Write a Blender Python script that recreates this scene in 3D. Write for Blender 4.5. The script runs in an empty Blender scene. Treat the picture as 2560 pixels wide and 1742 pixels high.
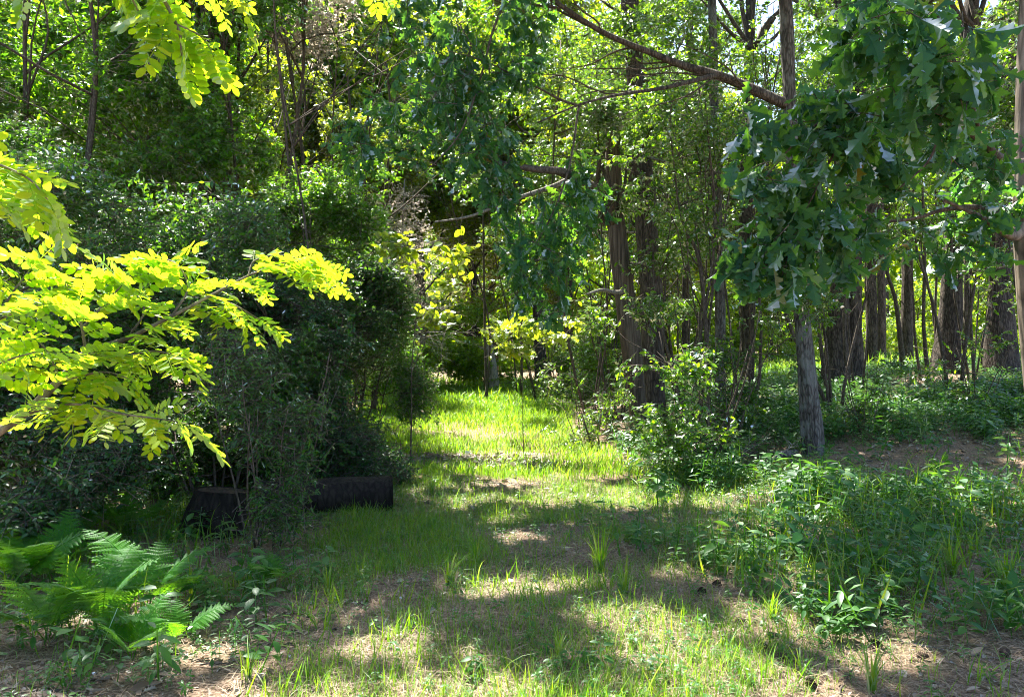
import bpy, math
import numpy as np
from math import radians, sin, cos, tan, pi
from mathutils import Vector, Matrix

# ------------------------------------------------------------------ camera, sky, sun, exposure
SC = bpy.context.scene
COL = SC.collection
F = 1934.0                       # focal length in photograph pixels (2560 wide)
EYE = 1.5
cam_d = bpy.data.cameras.new('camera')
cam = bpy.data.objects.new('camera', cam_d)
COL.objects.link(cam)
cam.location = (0, 0, EYE)
cam.rotation_euler = (radians(90), 0, 0)
cam_d.sensor_width = 36.0
cam_d.lens = 36.0 * F / 2560.0
cam_d.clip_start = 0.05
cam_d.clip_end = 800
SC.camera = cam

SUN_EL, SUN_AZ = radians(60), radians(-27)      # azimuth from the view direction, negative = to the left
S = np.array([sin(SUN_AZ) * cos(SUN_EL), cos(SUN_AZ) * cos(SUN_EL), sin(SUN_EL)])
W = bpy.data.worlds.new('World')
SC.world = W
W.use_nodes = True
nt = W.node_tree
nt.nodes.clear()
wo = nt.nodes.new('ShaderNodeOutputWorld')
bg = nt.nodes.new('ShaderNodeBackground')
sky = nt.nodes.new('ShaderNodeTexSky')
sky.sky_type = 'NISHITA'
sky.sun_disc = False
sky.sun_elevation = SUN_EL
sky.sun_rotation = SUN_AZ
sky.air_density = 1.0
sky.dust_density = 1.5
bg.inputs['Strength'].default_value = 0.085
nt.links.new(sky.outputs[0], bg.inputs[0])
nt.links.new(bg.outputs[0], wo.inputs[0])
sd = bpy.data.lights.new('sun', 'SUN')
sd.energy = 5.0
sd.angle = radians(0.5)
sd.color = (1.0, 0.94, 0.82)
sun = bpy.data.objects.new('sun', sd)
COL.objects.link(sun)
sun.location = tuple(S * 60)
sun.rotation_euler = Vector(S).to_track_quat('Z', 'Y').to_euler()
SC.view_settings.view_transform = 'Standard'
SC.view_settings.look = 'None'
SC.view_settings.gamma = 1.0
SC.view_settings.exposure = 2.5
SC.render.engine = 'CYCLES'
cy = SC.cycles
cy.max_bounces = 7
cy.diffuse_bounces = 4
cy.glossy_bounces = 2
cy.transmission_bounces = 5
cy.caustics_reflective = False
cy.caustics_refractive = False
cy.sample_clamp_indirect = 6.0
cy.filter_width = 1.0

# ------------------------------------------------------------------ helpers
R = np.random.default_rng(11)

def P(px, py, D):
    """a point of the photograph (2560 x 1742 pixels) put at D metres in front of the camera"""
    return np.array([(px - 1280) / F * D, D, EYE - (py - 871) / F * D])

def nrm(a):
    a = np.asarray(a, float)
    return a / np.maximum(np.linalg.norm(a, axis=-1, keepdims=True), 1e-9)

def sst(x, a, b):
    t = np.clip((np.asarray(x, float) - a) / (b - a), 0, 1)
    return t * t * (3 - 2 * t)

class Noise:
    def __init__(s, seed, n=10):
        r = np.random.default_rng(seed)
        s.k = nrm(r.normal(size=(n, 3))) * r.uniform(.6, 1.9, (n, 1))
        s.p = r.uniform(0, 6.28, n)
    def __call__(s, p, f=1.0):
        p = np.asarray(p, float)
        out = np.zeros(p.shape[:-1])
        for k, ph in zip(s.k, s.p):
            out = out + np.sin((p * f) @ k + ph)
        return out / math.sqrt(len(s.p) * .5)      # about unit variance
N1, N2, N3, N4 = Noise(1), Noise(2), Noise(3), Noise(4)

def hgt(x, y):
    x = np.asarray(x, float); y = np.asarray(y, float)
    p = np.stack([x, y, x * 0], -1)
    h = .62 * sst(x, 1.3, 6.5) * sst(y, 5.0, 15) + .38 * sst(x, 6, 12) * sst(y, 9, 19)
    h = h + .22 * sst(-x, 2.0, 6) * sst(y, 5, 12)
    h = h + (.022 * N1(p, 1.3) + .010 * N2(p, 4.0)) * sst(y, -4, 2)
    return h

def gz(x, y):
    return float(hgt(x, y))

class Buf:
    """collects vertices and faces; build() links them as one mesh object"""
    def __init__(s):
        s.v = []; s.f = []; s.n = 0
    def add(s, v, faces):
        s.v.append(np.asarray(v, float))
        for f in faces:
            if len(f):
                s.f.append(np.asarray(f, np.int64) + s.n)
        s.n += len(v)
    def mesh(s, name, mat, loc=(0, 0, 0), smooth=True):
        v = (np.concatenate(s.v) if s.v else np.zeros((0, 3))) - np.asarray(loc, float)
        me = bpy.data.meshes.new(name)
        me.vertices.add(len(v))
        me.vertices.foreach_set('co', v.astype(np.float32).ravel())
        loops = np.concatenate([f.ravel() for f in s.f]) if s.f else np.zeros(0, np.int64)
        sizes = np.concatenate([np.full(len(f), f.shape[1]) for f in s.f]) if s.f else np.zeros(0, np.int64)
        me.loops.add(len(loops))
        me.loops.foreach_set('vertex_index', loops.astype(np.int32))
        me.polygons.add(len(sizes))
        starts = np.concatenate([[0], np.cumsum(sizes)[:-1]]) if len(sizes) else sizes
        me.polygons.foreach_set('loop_start', starts.astype(np.int32))
        if smooth:
            me.polygons.foreach_set('use_smooth', np.ones(len(sizes), bool))
        me.update(calc_edges=True)
        me.materials.append(mat)
        return me
    def build(s, name, mat, parent=None, loc=(0, 0, 0), smooth=True):
        o = bpy.data.objects.new(name, s.mesh(name, mat, loc, smooth))
        COL.objects.link(o)
        if parent is not None:
            o.parent = parent
        return o

def tag(o, label=None, cat=None, group=None, kind=None):
    for k, v in (('label', label), ('category', cat), ('group', group), ('kind', kind)):
        if v:
            o[k] = v
    return o

def thing(name, label, cat, loc, group=None, rz=0.0):
    o = bpy.data.objects.new(name, None)
    COL.objects.link(o)
    o.location = tuple(float(c) for c in loc)
    o.rotation_euler = (0, 0, rz)
    o.empty_display_size = .2
    return tag(o, label, cat, group)

def part(name, mesh, parent, scale=None):
    o = bpy.data.objects.new(name, mesh)
    COL.objects.link(o)
    o.parent = parent
    if scale is not None:
        o.scale = scale
    return o

def spline(ctrl, n):
    """Catmull-Rom through control rows (any number of columns)"""
    c = np.asarray(ctrl, float)
    if len(c) == 2:
        t = np.linspace(0, 1, n)[:, None]
        return c[0] * (1 - t) + c[1] * t
    c = np.vstack([2 * c[0] - c[1], c, 2 * c[-1] - c[-2]])
    t = np.linspace(0, len(c) - 3 - 1e-6, n)
    i = t.astype(int); u = (t - i)[:, None]
    a, b, d, e = c[i], c[i + 1], c[i + 2], c[i + 3]
    return .5 * (2 * b + (d - a) * u + (2 * a - 5 * b + 4 * d - e) * u ** 2 + (3 * b - a - 3 * d + e) * u ** 3)

def tube(buf, pts, rad, sides=6, ridge=0.0, seed=0, cap=True):
    pts = np.asarray(pts, float); n = len(pts)
    rad = np.broadcast_to(np.asarray(rad, float), (n,))
    t = nrm(np.gradient(pts, axis=0))
    ref = np.array([0.0, 1, 0]) if abs(t[:, 2]).mean() > .7 else np.array([0.0, 0, 1])
    u = nrm(np.cross(t, ref)); w = np.cross(t, u)
    a = np.linspace(0, 2 * pi, sides, endpoint=False)
    rr = rad[:, None] * np.ones((1, sides))
    if ridge:
        L = np.concatenate([[0], np.cumsum(np.linalg.norm(np.diff(pts, axis=0), axis=1))])
        q = np.stack(np.broadcast_arrays(np.cos(a)[None] * 7 + seed, np.sin(a)[None] * 7, L[:, None] * 2.2), -1)
        q2 = np.stack(np.broadcast_arrays(np.cos(a)[None] * 1.2 + seed, np.sin(a)[None] * 1.2, L[:, None] * .7), -1)
        q3 = np.stack(np.broadcast_arrays(np.cos(a)[None] * 15, np.sin(a)[None] * 15 + seed, L[:, None] * 6), -1)
        rr = rr * (1 + ridge * (.8 * np.abs(N1(q)) - .5 + .5 * N3(q3)) + 1.1 * ridge * N2(q2))
    v = pts[:, None] + rr[..., None] * (np.cos(a)[None, :, None] * u[:, None] + np.sin(a)[None, :, None] * w[:, None])
    i = np.arange(n - 1)[:, None] * sides; j = np.arange(sides)[None]; k = (j + 1) % sides
    f = np.stack([i + j, i + k, i + sides + k, i + sides + j], -1).reshape(-1, 4)
    fs = [f]
    if cap and sides >= 3:
        fs += [np.arange(sides)[None, ::-1], (np.arange(sides) + (n - 1) * sides)[None]]
    buf.add(v.reshape(-1, 3), fs)

def tubes(buf, A, B, r0, r1, bend=None):
    """many thin three-sided twigs at once, A to B through an optional bent middle"""
    n = len(A)
    if n == 0:
        return
    M = (A + B) / 2 if bend is None else (A + B) / 2 + bend
    r0 = np.broadcast_to(r0, (n,)); r1 = np.broadcast_to(r1, (n,))
    t = nrm(B - A)
    ref = np.where(np.abs(t[:, 2:3]) > .8, [[1.0, 0, 0]], [[0, 0, 1.0]])
    u = nrm(np.cross(t, ref)); w = np.cross(t, u)
    ang = np.array([0, 2.094, 4.189])
    ring = np.cos(ang)[None, :, None] * u[:, None] + np.sin(ang)[None, :, None] * w[:, None]
    v = np.stack([A[:, None] + ring * r0[:, None, None], M[:, None] + ring * ((r0 + r1) / 2)[:, None, None], B[:, None] + ring * r1[:, None, None]], 1)
    o = np.arange(n)[:, None] * 9
    fs = []
    for k in (0, 3):
        for j in range(3):
            fs.append(np.concatenate([o + k + j, o + k + (j + 1) % 3, o + k + 3 + (j + 1) % 3, o + k + 3 + j], 1))
    buf.add(v.reshape(-1, 3), fs)

def scatter(buf, tpl, pos, ax, up, sc, wid=None):
    """copies of a template (vertices, face groups) placed with y along ax and z near up"""
    tv, tf = tpl
    n, k = len(pos), len(tv)
    if n == 0:
        return
    Y = nrm(ax)
    X = nrm(np.cross(Y, up))
    Z = np.cross(X, Y)
    sc = np.broadcast_to(np.asarray(sc, float), (n,))
    wx = sc if wid is None else sc * wid
    v = pos[:, None] + (tv[None, :, 0:1] * X[:, None]) * wx[:, None, None] + (tv[None, :, 1:2] * Y[:, None] + tv[None, :, 2:3] * Z[:, None]) * sc[:, None, None]
    o = (np.arange(n) * k)[:, None, None]
    buf.add(v.reshape(-1, 3), [(np.asarray(f)[None] + o).reshape(-1, np.asarray(f).shape[1]) for f in tf])

# ------------------------------------------------------------------ leaf shapes (y along the leaf, z its upper face)
def t_diamond(w=.5, fold=.1, curl=.1):
    v = np.array([[0, 0, 0], [w / 2, .42, fold], [0, 1, -curl], [-w / 2, .42, fold], [0, .5, 0]])
    return v, [np.array([[0, 1, 4], [1, 2, 4], [0, 4, 3], [4, 2, 3]])]

def t_oval(w=.45, fold=.06, curl=.12, round_tip=False):
    ts = [0, .18, .5, .8, 1]
    ws = [.02, .36, .5, .38, .04] if round_tip else [.02, .34, .5, .30, .0]
    v = []
    for t, h in zip(ts, ws):
        z = -curl * t * t
        v += [[-h * w, t, z + fold * h], [0, t, z], [h * w, t, z + fold * h]]
    f = []
    for i in range(4):
        f += [[i * 3, i * 3 + 1, i * 3 + 4, i * 3 + 3], [i * 3 + 1, i * 3 + 2, i * 3 + 5, i * 3 + 4]]
    return np.array(v), [np.array(f)]

def t_oak(curl=.25, fold=.15, twist=.0, seed=0):
    r = np.random.default_rng(seed)
    ts = np.array([0, .08, .17, .25, .31, .42, .50, .56, .66, .74, .80, .90, .95, 1.0])
    ws = np.array([.012, .02, .09, .15, .05, .26, .27, .08, .31, .28, .12, .20, .13, .0]) * .86
    v = []; f = []
    for s in (-1, 1):
        o = len(v)
        jit = 1 + .18 * r.normal(size=len(ts))
        for t, w, q in zip(ts, ws, jit):
            z = -curl * t * t
            v += [[0, t, z], [s * w * q, min(t + .06 * (w > .1), 1.0), z + fold * w * 1.2 + twist * s * w + .03 * r.normal() * (w > .1)]]
        for i in range(len(ts) - 1):
            a = [o + 2 * i, o + 2 * i + 1, o + 2 * i + 3, o + 2 * i + 2]
            f.append(a if s > 0 else a[::-1])
    # stalk
    o = len(v)
    v += [[-.012, -.12, .0], [.012, -.12, .0], [.012, .05, 0], [-.012, .05, 0]]
    f.append([o, o + 1, o + 2, o + 3])
    return np.array(v), [np.array(f)]

def t_blade(bend=.4, w=.03, n=4):
    v = []; f = []
    for i in range(n + 1):
        t = i / n
        h = w * (1 - t ** 1.6) + .001
        a = bend * t
        y = bend * t * t * .8
        z = t * (1 - .28 * bend * t * t)
        v += [[-h, y, z], [h, y, z]]
    for i in range(n):
        f.append([2 * i, 2 * i + 1, 2 * i + 3, 2 * i + 2])
    return np.array(v), [np.array(f)]

def merge_tpl(items):
    """[(tpl, pos, ax, up, scale)] -> one template"""
    b = Buf()
    for tpl, pos, ax, up, sc in items:
        scatter(b, tpl, np.array([pos], float), np.array([ax], float), np.array([up], float), sc)
    return np.concatenate(b.v), b.f

def t_locust(seed, pairs=8, droop=.25, spread=.95):
    r = np.random.default_rng(seed)
    items = []
    tp = [t_oval(.56, .05, c, True) for c in (.0, .12, -.06)]
    ys = np.linspace(.16, .93, pairs)
    for y in ys:
        z = -droop * y * y
        for s in (-1, 1):
            L = (.22 + .05 * sin(pi * y)) * r.uniform(.88, 1.1)
            items.append((tp[r.integers(3)], (s * .015, y + r.normal() * .012, z), (s * spread, .45 + r.normal() * .12, -.18 + r.normal() * .16), (r.normal() * .25, r.normal() * .2, 1), L))
    items.append((tp[0], (0, .97, -droop), (0, 1, -.3), (0, 0, 1), .24))
    v, f = merge_tpl(items)
    # the thin stalk the leaflets sit on
    o = len(v)
    ts = np.linspace(-.05, 1, 6)
    sv = np.concatenate([[[-.007, t, -droop * t * t - .004], [.007, t, -droop * t * t - .004]] for t in ts])
    sf = np.array([[2 * i, 2 * i + 1, 2 * i + 3, 2 * i + 2] for i in range(5)]) + o
    return np.concatenate([v, sv]), f + [sf]

def t_rosette(seed, n=6, leaf=None, h=.6):
    """a small upright herb: stalk and a few spreading leaves, unit height about 1"""
    r = np.random.default_rng(seed)
    leaf = leaf or t_oval(.62, .08, .2)
    items = []
    for i in range(n):
        a = i * 2.4 + r.normal() * .3
        z = h * (.35 + .65 * i / n) + r.normal() * .04
        d = np.array([cos(a), sin(a), .15 + r.normal() * .2])
        items.append((leaf, (d[0] * .07, d[1] * .07, z), d, (r.normal() * .2, r.normal() * .2, 1), r.uniform(.22, .38)))
    v, f = merge_tpl(items)
    o = len(v)
    sv = np.array([[-.015, 0, 0], [.015, 0, 0], [.01, 0.01, h], [-.01, 0.01, h], [0, -.015, 0], [0, .015, 0], [0, .01, h], [0, -.01, h]])
    return np.concatenate([v, sv]), f + [np.array([[0, 1, 2, 3], [4, 5, 6, 7]]) + o]

OVALS = [t_oval(.46, .1, c) for c in (.05, .2, .35)]
ROUND = [t_oval(.66, .12, c, True) for c in (.05, .2, .3)]
NARROW = [t_oval(.27, .1, c) for c in (.0, .15, .3)]
DIAM = [t_diamond(.55, .1, c) for c in (.0, .15, .3)]
OAK = [t_oak(c, fo, tw, i) for i, (c, fo, tw) in enumerate([(.15, .2, 0), (.35, .3, .2), (.5, .1, -.25), (.05, .4, .1), (.25, -.15, .15)])]
LOC = [t_locust(i, p, d) for i, (p, d) in enumerate([(7, .15), (8, .3), (9, .42), (6, .2)])]

# ------------------------------------------------------------------ materials
def new_mat(name):
    m = bpy.data.materials.new(name)
    m.use_nodes = True
    n = m.node_tree
    n.nodes.clear()
    out = n.nodes.new('ShaderNodeOutputMaterial')
    return m, n, out

def ramp(n, src, stops):
    c = n.nodes.new('ShaderNodeValToRGB')
    e = c.color_ramp.elements
    while len(e) < len(stops):
        e.new(.5)
    for el, (p, col) in zip(e, stops):
        el.position = p
        el.color = (*col, 1)
    if src is not None:
        n.links.new(src, c.inputs[0])
    return c.outputs[0]

def leaf_mat(name, cols, trans, tw=.5, rough=.36, gloss=1.0, speck=None):
    """leaf: diffuse upper face, light shining through, waxy sheen; each leaf its own tone"""
    m, n, out = new_mat(name)
    g = n.nodes.new('ShaderNodeNewGeometry')
    rnd = g.outputs['Random Per Island']
    k = len(cols)
    stops = [(i / max(k - 1, 1), c) for i, c in enumerate(cols)]
    tstops = [(i / max(len(trans) - 1, 1), c) for i, c in enumerate(trans)]
    if speck:
        stops += [(.985, cols[-1]), (.99, speck)]
        stops[k - 1] = (.98, cols[-1])
    dc = ramp(n, rnd, stops); tc = ramp(n, rnd, tstops)
    d = n.nodes.new('ShaderNodeBsdfDiffuse'); t = n.nodes.new('ShaderNodeBsdfTranslucent')
    n.links.new(dc, d.inputs[0]); n.links.new(tc, t.inputs[0])
    mx = n.nodes.new('ShaderNodeMixShader'); mx.inputs[0].default_value = tw
    n.links.new(d.outputs[0], mx.inputs[1]); n.links.new(t.outputs[0], mx.inputs[2])
    gl = n.nodes.new('ShaderNodeBsdfGlossy'); gl.inputs['Roughness'].default_value = rough
    gl.inputs['Color'].default_value = (.9, .95, 1, 1)
    fr = n.nodes.new('ShaderNodeFresnel'); fr.inputs['IOR'].default_value = 1.42
    ml = n.nodes.new('ShaderNodeMath'); ml.operation = 'MULTIPLY'; ml.inputs[1].default_value = gloss
    n.links.new(fr.outputs[0], ml.inputs[0])
    m2 = n.nodes.new('ShaderNodeMixShader')
    n.links.new(ml.outputs[0], m2.inputs[0]); n.links.new(mx.outputs[0], m2.inputs[1]); n.links.new(gl.outputs[0], m2.inputs[2])
    n.links.new(m2.outputs[0], out.inputs[0])
    return m

def bark_mat(name, dark, mid, light, zs=.12, scale=14, bump=.6, lichen=None):
    m, n, out = new_mat(name)
    tc = n.nodes.new('ShaderNodeTexCoord')
    mp = n.nodes.new('ShaderNodeMapping'); mp.inputs['Scale'].default_value = (1, 1, zs)
    n.links.new(tc.outputs['Object'], mp.inputs[0])
    n1 = n.nodes.new('ShaderNodeTexNoise'); n1.inputs['Scale'].default_value = scale; n1.inputs['Detail'].default_value = 6; n1.inputs['Roughness'].default_value = .65
    n.links.new(mp.outputs[0], n1.inputs[0])
    vo = n.nodes.new('ShaderNodeTexVoronoi'); vo.inputs['Scale'].default_value = scale * 1.6; vo.feature = 'DISTANCE_TO_EDGE'
    n.links.new(mp.outputs[0], vo.inputs[0])
    mm = n.nodes.new('ShaderNodeMath'); mm.operation = 'MULTIPLY_ADD'
    mv = n.nodes.new('ShaderNodeMath'); mv.operation = 'MINIMUM'; mv.inputs[1].default_value = .25
    n.links.new(vo.outputs['Distance'], mv.inputs[0])
    n.links.new(mv.outputs[0], mm.inputs[0]); mm.inputs[1].default_value = 1.1
    n.links.new(n1.outputs[0], mm.inputs[2])
    col = ramp(n, mm.outputs[0], [(.38, dark), (.6, mid), (.82, light)])
    if lichen:
        n2 = n.nodes.new('ShaderNodeTexNoise'); n2.inputs['Scale'].default_value = 5; n2.inputs['Detail'].default_value = 5
        n.links.new(tc.outputs['Object'], n2.inputs[0])
        fac = ramp(n, n2.outputs[0], [(.5, (0, 0, 0)), (.62, (.75, .75, .75))])
        mc = n.nodes.new('ShaderNodeMix'); mc.data_type = 'RGBA'
        n.links.new(fac, mc.inputs[0]); n.links.new(col, mc.inputs[6]); mc.inputs[7].default_value = (*lichen, 1)
        col = mc.outputs[2]
    b = n.nodes.new('ShaderNodeBsdfPrincipled'); b.inputs['Roughness'].default_value = .85
    b.inputs['Specular IOR Level'].default_value = .25
    n.links.new(col, b.inputs['Base Color'])
    bp = n.nodes.new('ShaderNodeBump'); bp.inputs['Strength'].default_value = bump; bp.inputs['Distance'].default_value = .02
    n.links.new(mm.outputs[0], bp.inputs['Height']); n.links.new(bp.outputs[0], b.inputs['Normal'])
    n.links.new(b.outputs[0], out.inputs[0])
    return m

M = {}
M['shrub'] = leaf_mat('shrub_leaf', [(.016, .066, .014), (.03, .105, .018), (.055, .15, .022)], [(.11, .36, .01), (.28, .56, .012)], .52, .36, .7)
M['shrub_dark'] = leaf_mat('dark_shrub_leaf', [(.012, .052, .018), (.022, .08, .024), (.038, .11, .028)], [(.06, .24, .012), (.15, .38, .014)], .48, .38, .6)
M['thicket'] = leaf_mat('thicket_leaf', [(.02, .08, .010), (.038, .125, .014), (.06, .165, .018)], [(.15, .44, .008), (.38, .68, .010)], .56, .4, .5)
M['maple'] = leaf_mat('bright_leaf', [(.05, .12, .014), (.09, .17, .02)], [(.40, .56, .012), (.62, .72, .02)], .6, .42, .6)
M['locust'] = leaf_mat('locust_leaf', [(.09, .19, .010), (.13, .225, .012)], [(.26, .54, .012), (.48, .68, .012), (.66, .78, .02)], .68, .6, .12)
M['oak'] = leaf_mat('oak_leaf', [(.018, .072, .040), (.030, .10, .048), (.05, .14, .044)], [(.09, .30, .022), (.26, .52, .024)], .46, .5, .28, speck=(.16, .07, .02))
M['under'] = leaf_mat('understorey_leaf', [(.022, .085, .012), (.04, .125, .016), (.062, .16, .02)], [(.18, .44, .008), (.42, .66, .010)], .55, .33, .8)
M['far'] = leaf_mat('far_leaf', [(.04, .12, .008), (.07, .165, .012), (.10, .20, .014)], [(.32, .54, .008), (.56, .74, .010)], .6, .45, .4)
M['herb'] = leaf_mat('herb_leaf', [(.016, .08, .018), (.034, .12, .022), (.06, .17, .024)], [(.10, .36, .012), (.22, .50, .014)], .48, .4, .55)
M['fern'] = leaf_mat('fern_leaf', [(.026, .12, .012), (.05, .18, .014)], [(.16, .46, .008), (.28, .58, .010)], .52, .5, .2)
M['grass'] = leaf_mat('grass_blade', [(.032, .12, .008), (.055, .17, .010), (.085, .20, .014), (.15, .17, .05)], [(.18, .48, .006), (.34, .62, .008), (.44, .58, .02)], .54, .45, .4)
M['pale'] = leaf_mat('pale_blossom', [(.50, .40, .35), (.66, .58, .52), (.40, .40, .22)], [(.60, .48, .40), (.70, .62, .50)], .55, .5, .5)
M['deadleaf'] = leaf_mat('dead_leaf', [(.10, .06, .035), (.20, .135, .085), (.32, .25, .18), (.42, .36, .30)], [(.10, .06, .02), (.16, .10, .03)], .2, .5, .7)
M['needle'] = leaf_mat('pine_needle', [(.13, .08, .045), (.27, .19, .12), (.42, .33, .23)], [(.1, .06, .02), (.15, .09, .03)], .1, .5, .4)
M['bark_grey'] = bark_mat('grey_bark', (.02, .018, .017), (.075, .068, .062), (.16, .15, .138), .22, 22, 1.0, lichen=(.16, .17, .16))
M['bark_dark'] = bark_mat('dark_bark', (.014, .011, .010), (.045, .037, .031), (.11, .09, .076), .2, 18, 1.0)
M['bark_brown'] = bark_mat('brown_bark', (.016, .013, .011), (.055, .045, .037), (.12, .10, .083), .18, 18, 1.0)
M['bark_smooth'] = bark_mat('smooth_brown_bark', (.035, .027, .021), (.085, .065, .050), (.15, .12, .092), .06, 14, .6)
M['bark_tan'] = bark_mat('tan_bark', (.05, .04, .03), (.13, .105, .08), (.22, .18, .14), .2, 10, .5)
M['twig'] = bark_mat('twig_bark', (.025, .02, .016), (.07, .055, .042), (.13, .105, .085), .3, 30, .3)
M['deadwood'] = bark_mat('dead_wood', (.09, .078, .066), (.21, .19, .165), (.34, .32, .285), .2, 25, .4)
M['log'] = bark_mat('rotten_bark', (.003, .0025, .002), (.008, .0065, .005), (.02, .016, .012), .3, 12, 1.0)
M['endgrain'] = bark_mat('end_grain', (.010, .007, .005), (.028, .02, .014), (.07, .048, .03), 1.0, 20, .5)
M['cone'] = bark_mat('cone_scale', (.02, .014, .01), (.06, .04, .028), (.12, .085, .06), 1.0, 60, .3)

def ground_mat():
    m, n, out = new_mat('forest_floor')
    tc = n.nodes.new('ShaderNodeTexCoord')
    def noise(s, d=5, r=.6):
        x = n.nodes.new('ShaderNodeTexNoise'); x.inputs['Scale'].default_value = s; x.inputs['Detail'].default_value = d; x.inputs['Roughness'].default_value = r
        n.links.new(tc.outputs['Object'], x.inputs[0])
        return x.outputs[0]
    fine = noise(55, 9, .8); mid = noise(3.2, 5, .6); big = noise(.45, 3, .5)
    base = ramp(n, fine, [(.36, (.03, .018, .012)), (.47, (.13, .085, .055)), (.56, (.29, .21, .15)), (.68, (.46, .37, .30))])
    moss = ramp(n, fine, [(.35, (.02, .035, .01)), (.7, (.09, .12, .035))])
    f1 = ramp(n, mid, [(.5, (0, 0, 0)), (.75, (.5, .5, .5))])
    mc = n.nodes.new('ShaderNodeMix'); mc.data_type = 'RGBA'
    n.links.new(f1, mc.inputs[0]); n.links.new(base, mc.inputs[6]); n.links.new(moss, mc.inputs[7])
    b = n.nodes.new('ShaderNodeBsdfPrincipled'); b.inputs['Roughness'].default_value = .9
    b.inputs['Specular IOR Level'].default_value = .2
    n.links.new(mc.outputs[2], b.inputs['Base Color'])
    bp = n.nodes.new('ShaderNodeBump'); bp.inputs['Strength'].default_value = .8; bp.inputs['Distance'].default_value = .02
    n.links.new(fine, bp.inputs['Height']); n.links.new(bp.outputs[0], b.inputs['Normal'])
    n.links.new(b.outputs[0], out.inputs[0])
    return m
M['ground'] = ground_mat()

def path_mat():
    m, n, out = new_mat('bare_path')
    tc = n.nodes.new('ShaderNodeTexCoord')
    x = n.nodes.new('ShaderNodeTexNoise'); x.inputs['Scale'].default_value = 30; x.inputs['Detail'].default_value = 8; x.inputs['Roughness'].default_value = .72
    n.links.new(tc.outputs['Object'], x.inputs[0])
    base = ramp(n, x.outputs[0], [(.34, (.09, .062, .042)), (.52, (.20, .155, .115)), (.72, (.38, .32, .26))])
    b = n.nodes.new('ShaderNodeBsdfPrincipled'); b.inputs['Roughness'].default_value = .9
    n.links.new(base, b.inputs['Base Color'])
    bp = n.nodes.new('ShaderNodeBump'); bp.inputs['Strength'].default_value = .7; bp.inputs['Distance'].default_value = .015
    n.links.new(x.outputs[0], bp.inputs['Height']); n.links.new(bp.outputs[0], b.inputs['Normal'])
    n.links.new(b.outputs[0], out.inputs[0])
    return m
M['path'] = path_mat()

# ------------------------------------------------------------------ where sunlight comes through the canopy
# openings given on the ground (x, y, radius x, radius y); leaves of the high crowns leave them free along the sun's direction
GAPS = [(-1.0, 1.7, 1.5, 1.15), (.6, 9.6, .9, .6), (-.4, 8.1, .6, .5), (.22, 4.75, .42, .34), (.62, 4.15, .55, .30), (.95, 3.5, .5, .4), (-.55, 3.75, .35, .22), (-.1, 3.2, .4, .25),
        (-2.15, 4.5, .34, .3), (-1.6, 3.9, .4, .3), (.35, 11.3, 1.7, 1.4), (-.7, 9.6, 1.4, .9), (-.9, 16.5, 2.9, 6.0), (1.6, 8.3, .9, .35), (1.3, 5.1, .35, .25), (1.45, 4.3, .3, .3),
        (-1.6, 12, 1.9, 2.4), (-2.2, 9.2, .9, .8), (2.4, 6.4, .5, .3), (3.3, 7.5, .7, .35), (1.75, 5.2, .3, .2), (.1, 5.9, .3, .2), (1.9, 3.9, .3, .22), (-1.3, 3.4, .25, .15), (.8, 6.6, .3, .16), (2.2, 10.5, .9, .8), (0, 25, 6, 5), (-4.5, 5, 1.2, .8), (-3.6, 5.9, .5, .5), (-2.5, 6.1, .45, .35), (-4.6, 7.3, .7, .5), (-5.4, 8.6, .9, .7)]
SHADE = [(-1.9, 7.0, 1.4, .7), (-2.6, 4.5, 1.1, .8), (-2.4, 3.6, 1.2, .8)]
def sunlit(p):
    """True for points whose shadow would fall in an opening"""
    g = p[:, :2] - S[:2] * (p[:, 2:3] / S[2])
    q = np.concatenate([g, np.zeros((len(g), 1))], 1)
    wob = .35 * N1(q, 2.6) + .35 * N2(q, 7.5)
    thr = 1.65 - .95 * sst(g[:, 1] - .9 * np.clip(g[:, 0], -3, -1), 7.0, 9.0) * sst(-g[:, 0], -2.0, -.5)
    out = N3(q, 2.6) + .9 * N4(q, 6.5) > thr
    for x, y, a, b in SHADE:
        out &= ((g[:, 0] - x) / a) ** 2 + ((g[:, 1] - y) / b) ** 2 > 1
    for x, y, a, b in GAPS:
        out |= ((g[:, 0] - x) / a) ** 2 + ((g[:, 1] - y) / b) ** 2 < 1 + wob
    return out

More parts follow.
